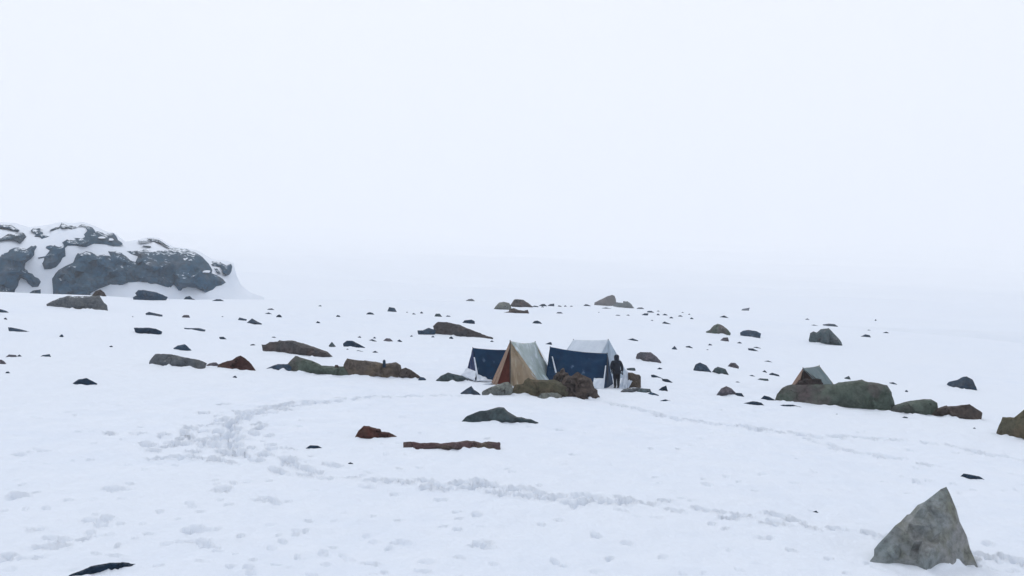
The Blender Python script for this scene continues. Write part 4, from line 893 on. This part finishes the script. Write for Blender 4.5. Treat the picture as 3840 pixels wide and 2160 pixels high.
# white plastic sheet bunched between the person and the tan block
def plastic_sheet():
    b = hit(2345, 1456); Y = b[1] + .1
    c = [at_depth(*Z('R', [p])[0], Y + dy) for p, dy in (((690, 820), .25), ((745, 870), .25), ((860, 1120), .1), ((760, 1310), -.1), ((520, 1310), -.15), ((630, 1010), .05))]
    o = empty('plastic_sheet', (b[0], b[1], b[2])); o['_c'] = [float(b[0]), float(b[1] + 1), float(b[2])]
    tag(o, 'crumpled white plastic sheet hanging between the person and the tan block', 'plastic sheet')
    panel('sheet', o, c[0], c[1], c[3], c[4], M_FLAP, nu=16, nv=20, fold=.09, folds=3, wr=.06, seed=51, thick=.012)
    panel('fold', o, c[1], c[1] + V3((.06, .02, -.05)), c[2], c[3], M_FLAP, nu=10, nv=14, fold=.06, folds=2, wr=.05, seed=52, thick=.012)
    del o['_c']
plastic_sheet()

# ------------------------------------------------------------------ the standing person
def solid(name, rough, c1, c2):
    return fabric(name, c1, c2, rough, .2)
M_JACKET = solid('black_jacket_cloth', .85, (0.006, 0.010, 0.018), (0.010, 0.015, 0.026))
M_TROUSER = solid('black_trouser_cloth', .9, (0.007, 0.009, 0.016), (0.011, 0.014, 0.022))
M_SKIN = solid('skin', .6, (0.30, 0.18, 0.13), (0.33, 0.20, 0.15))
M_BOOT = solid('boot_leather', .6, (0.012, 0.011, 0.011), (0.02, 0.018, 0.016))
M_GLOVE = solid('dark_glove', .8, (0.012, 0.013, 0.02), (0.018, 0.02, 0.028))
def skinned(name, V, E, rad, mat, parent, sub=2, root=0, G=None):
    me = bpy.data.meshes.new(name); me.from_pydata([tuple(v) for v in V], E, []); me.update()
    if mat: me.materials.append(mat)
    o = bpy.data.objects.new(name, me); COL.objects.link(o); o.parent = parent
    sk = o.modifiers.new('skin', 'SKIN'); sk.use_smooth_shade = True; sk.branch_smoothing = .6
    lay = me.skin_vertices[0] if me.skin_vertices else None
    if lay is None:
        bm = bmesh.new(); bm.from_mesh(me); bm.verts.layers.skin.verify(); bm.to_mesh(me); bm.free(); lay = me.skin_vertices[0]
    for i, r in enumerate(rad):
        k = G if G else 1.0
        lay.data[i].radius = (r * k, r * k) if not isinstance(r, tuple) else (r[0] * k, r[1] * k)
        lay.data[i].use_root = (i == root)
    ss = o.modifiers.new('smooth', 'SUBSURF'); ss.levels = sub; ss.render_levels = sub
    dg = bpy.context.evaluated_depsgraph_get(); ev = o.evaluated_get(dg)
    m2 = bpy.data.meshes.new_from_object(ev); m2.name = name
    if mat and not m2.materials: m2.materials.append(mat)
    o.modifiers.clear(); o.data = m2
    m2.polygons.foreach_set('use_smooth', np.ones(len(m2.polygons), bool))
    return o
def person():
    b = hit(2313, 1456)
    t = empty('person', b); tag(t, 'person in black hooded jacket and trousers standing with back turned by the navy tent', 'person')
    t.rotation_euler = (0, 0, math.radians(12))
    # y is away from the camera, the back is turned to it
    J = dict(pel=(0, 0, .90), wst=(.0, 0, 1.05), chs=(.0, .02, 1.26), nck=(.015, .03, 1.45), hd0=(.02, .05, 1.55), hd1=(.025, .06, 1.66),
             shR=(.19, .01, 1.37), elR=(.285, -.03, 1.10), wrR=(.315, .02, .86), shL=(-.20, .02, 1.37), elL=(-.27, .02, 1.11), wrL=(-.20, .20, .95),
             hpR=(.09, 0, .86), knR=(.105, .04, .48), anR=(.075, -.03, .09), hpL=(-.09, 0, .86), knL=(-.075, .06, .48), anL=(-.06, .07, .09))
    K = list(J); I = {k: i for i, k in enumerate(K)}
    E = [(I[a], I[c]) for a, c in (('pel', 'wst'), ('wst', 'chs'), ('chs', 'nck'), ('nck', 'hd0'), ('hd0', 'hd1'), ('chs', 'shR'), ('shR', 'elR'), ('elR', 'wrR'), ('chs', 'shL'), ('shL', 'elL'), ('elL', 'wrL'), ('pel', 'hpR'), ('hpR', 'knR'), ('knR', 'anR'), ('pel', 'hpL'), ('hpL', 'knL'), ('knL', 'anL'))]
    rad = dict(pel=.12, wst=.12, chs=.14, nck=.055, hd0=.08, hd1=.085, shR=.055, elR=.042, wrR=.03, shL=.055, elL=.042, wrL=.03, hpR=.085, knR=.058, anR=.042, hpL=.085, knL=.058, anL=.042)
    V = [J[k] for k in K]; Rr = [rad[k] for k in K]
    # hands with five fingers grown from the palm
    for side, w_, dr in (('R', 'wrR', (.01, .02, -1)), ('L', 'wrL', (.06, .55, -.8))):
        w0 = np.array(J[w_]); dr = np.array(dr) / np.linalg.norm(dr); sx = np.cross(dr, (0, 1, .2) if side == 'R' else (1, 0, 0)); sx /= np.linalg.norm(sx)
        if side == 'L': sx = -sx
        V.append(w0 + dr * .07); Rr.append((.035, .02)); E.append((I[w_], len(V) - 1)); palm = len(V) - 1
        for k, (o_, L_) in enumerate(((-.03, .07), (-.01, .085), (.012, .08), (.03, .06), (-.045, .045))):
            basep = w0 + dr * (.10 if k < 4 else .05) + sx * o_
            V.append(basep); Rr.append(.011); E.append((palm, len(V) - 1))
            V.append(basep + dr * L_ * .5 + sx * (-.02 if k == 4 else 0)); Rr.append(.0095); E.append((len(V) - 2, len(V) - 1))
            V.append(basep + dr * L_ + np.array((0, .02, 0))); Rr.append(.008); E.append((len(V) - 2, len(V) - 1))
    skinned('body', V, E, Rr, M_GLOVE, t)
    face = np.array([(0.03, .155, 1.60)])
    jv = [(0, 0, .80), (0, 0, .95), (.0, .01, 1.12), (.0, .02, 1.28), (.01, .03, 1.42), (.20, .01, 1.375), (.25, -.01, 1.24), (.29, -.03, 1.09), (.318, .02, .87), (-.205, .02, 1.375), (-.25, .02, 1.24), (-.275, .02, 1.10), (-.20, .195, .955)]
    je = [(0, 1), (1, 2), (2, 3), (3, 4), (3, 5), (5, 6), (6, 7), (7, 8), (3, 9), (9, 10), (10, 11), (11, 12)]
    skinned('jacket', jv, je, [(.185, .15), (.18, .15), (.175, .15), (.17, .145), .10, .088, .075, .068, .052, .088, .075, .068, .052], M_JACKET, t, root=1, G=1.22)
    tv = [(0, 0, .92), (.09, 0, .84), (.105, .02, .66), (.105, .04, .48), (.09, .0, .28), (.075, -.03, .10), (-.09, 0, .84), (-.085, .03, .66), (-.075, .06, .48), (-.068, .065, .28), (-.06, .07, .10)]
    te = [(0, 1), (1, 2), (2, 3), (3, 4), (4, 5), (0, 6), (6, 7), (7, 8), (8, 9), (9, 10)]
    skinned('trousers', tv, te, [.14, .105, .09, .074, .066, .06, .105, .09, .074, .066, .06], M_TROUSER, t, G=1.25)
    hv = [(.015, .03, 1.40), (.018, .035, 1.50), (.022, .045, 1.60), (.025, .05, 1.68), (.025, .03, 1.745)]
    skinned('hood', hv, [(0, 1), (1, 2), (2, 3), (3, 4)], [.115, .105, .122, .115, .06], M_JACKET, t, G=1.25)
    # face under the hood, turned away
    bm = bmesh.new(); bmesh.ops.create_uvsphere(bm, u_segments=20, v_segments=14, radius=1)
    for v in bm.verts:
        x, y, z = v.co
        nose = .03 * math.exp(-((x / .22) ** 2 + ((z + .05) / .3) ** 2)) if y > 0 else 0
        eye = -.012 * math.exp(-(((abs(x) - .38) / .2) ** 2 + ((z - .12) / .16) ** 2)) if y > 0 else 0
        mouth = -.006 * math.exp(-((x / .35) ** 2 + ((z + .5) / .08) ** 2)) if y > 0 else 0
        v.co = (.027 + x * .072, .095 + y * .082 + nose + eye + mouth, 1.615 + z * .105)
    me = bpy.data.meshes.new('face'); bm.to_mesh(me); bm.free(); me.materials.append(M_SKIN)
    me.polygons.foreach_set('use_smooth', np.ones(len(me.polygons), bool))
    fo = bpy.data.objects.new('face', me); COL.objects.link(fo); fo.parent = t
    for s, (ax, ay) in ((1, (.075, -.03)), (-1, (-.06, .07))):
        skinned('boot', [(ax, ay - .04, .05), (ax, ay + .02, .055), (ax + .01 * s, ay + .12, .04), (ax + .012 * s, ay + .19, .03), (ax, ay - .02, .16)], [(0, 1), (1, 2), (2, 3), (1, 4)], [.05, .055, .05, .035, .06], M_BOOT, t)
person()

# ------------------------------------------------------------------ mist
def haze():
    m = bpy.data.materials.new('mist'); m.use_nodes = True; n = m.node_tree; n.nodes.clear()
    o = n.nodes.new('ShaderNodeOutputMaterial'); v = n.nodes.new('ShaderNodeVolumePrincipled')
    v.inputs['Color'].default_value = (0.965, 0.98, 0.995, 1); v.inputs['Density'].default_value = HAZE
    v.inputs['Anisotropy'].default_value = 0.0
    n.links.new(v.outputs['Volume'], o.inputs['Volume'])
    a, lo, hi = 9300.0, -420.0, 2100.0
    Vv = [(x, y, z) for z in (lo, hi) for x, y in ((-a, -a), (a, -a), (a, a), (-a, a))]
    Fq = [(3, 2, 1, 0), (4, 5, 6, 7), (0, 1, 5, 4), (1, 2, 6, 5), (2, 3, 7, 6), (3, 0, 4, 7)]
    h = mesh_obj('haze', Vv, Fq, m, None, None, False); tag(h, 'pale mist hanging over the whole snow slope', 'mist', kind='stuff')

HAZE = 0.00042
haze()
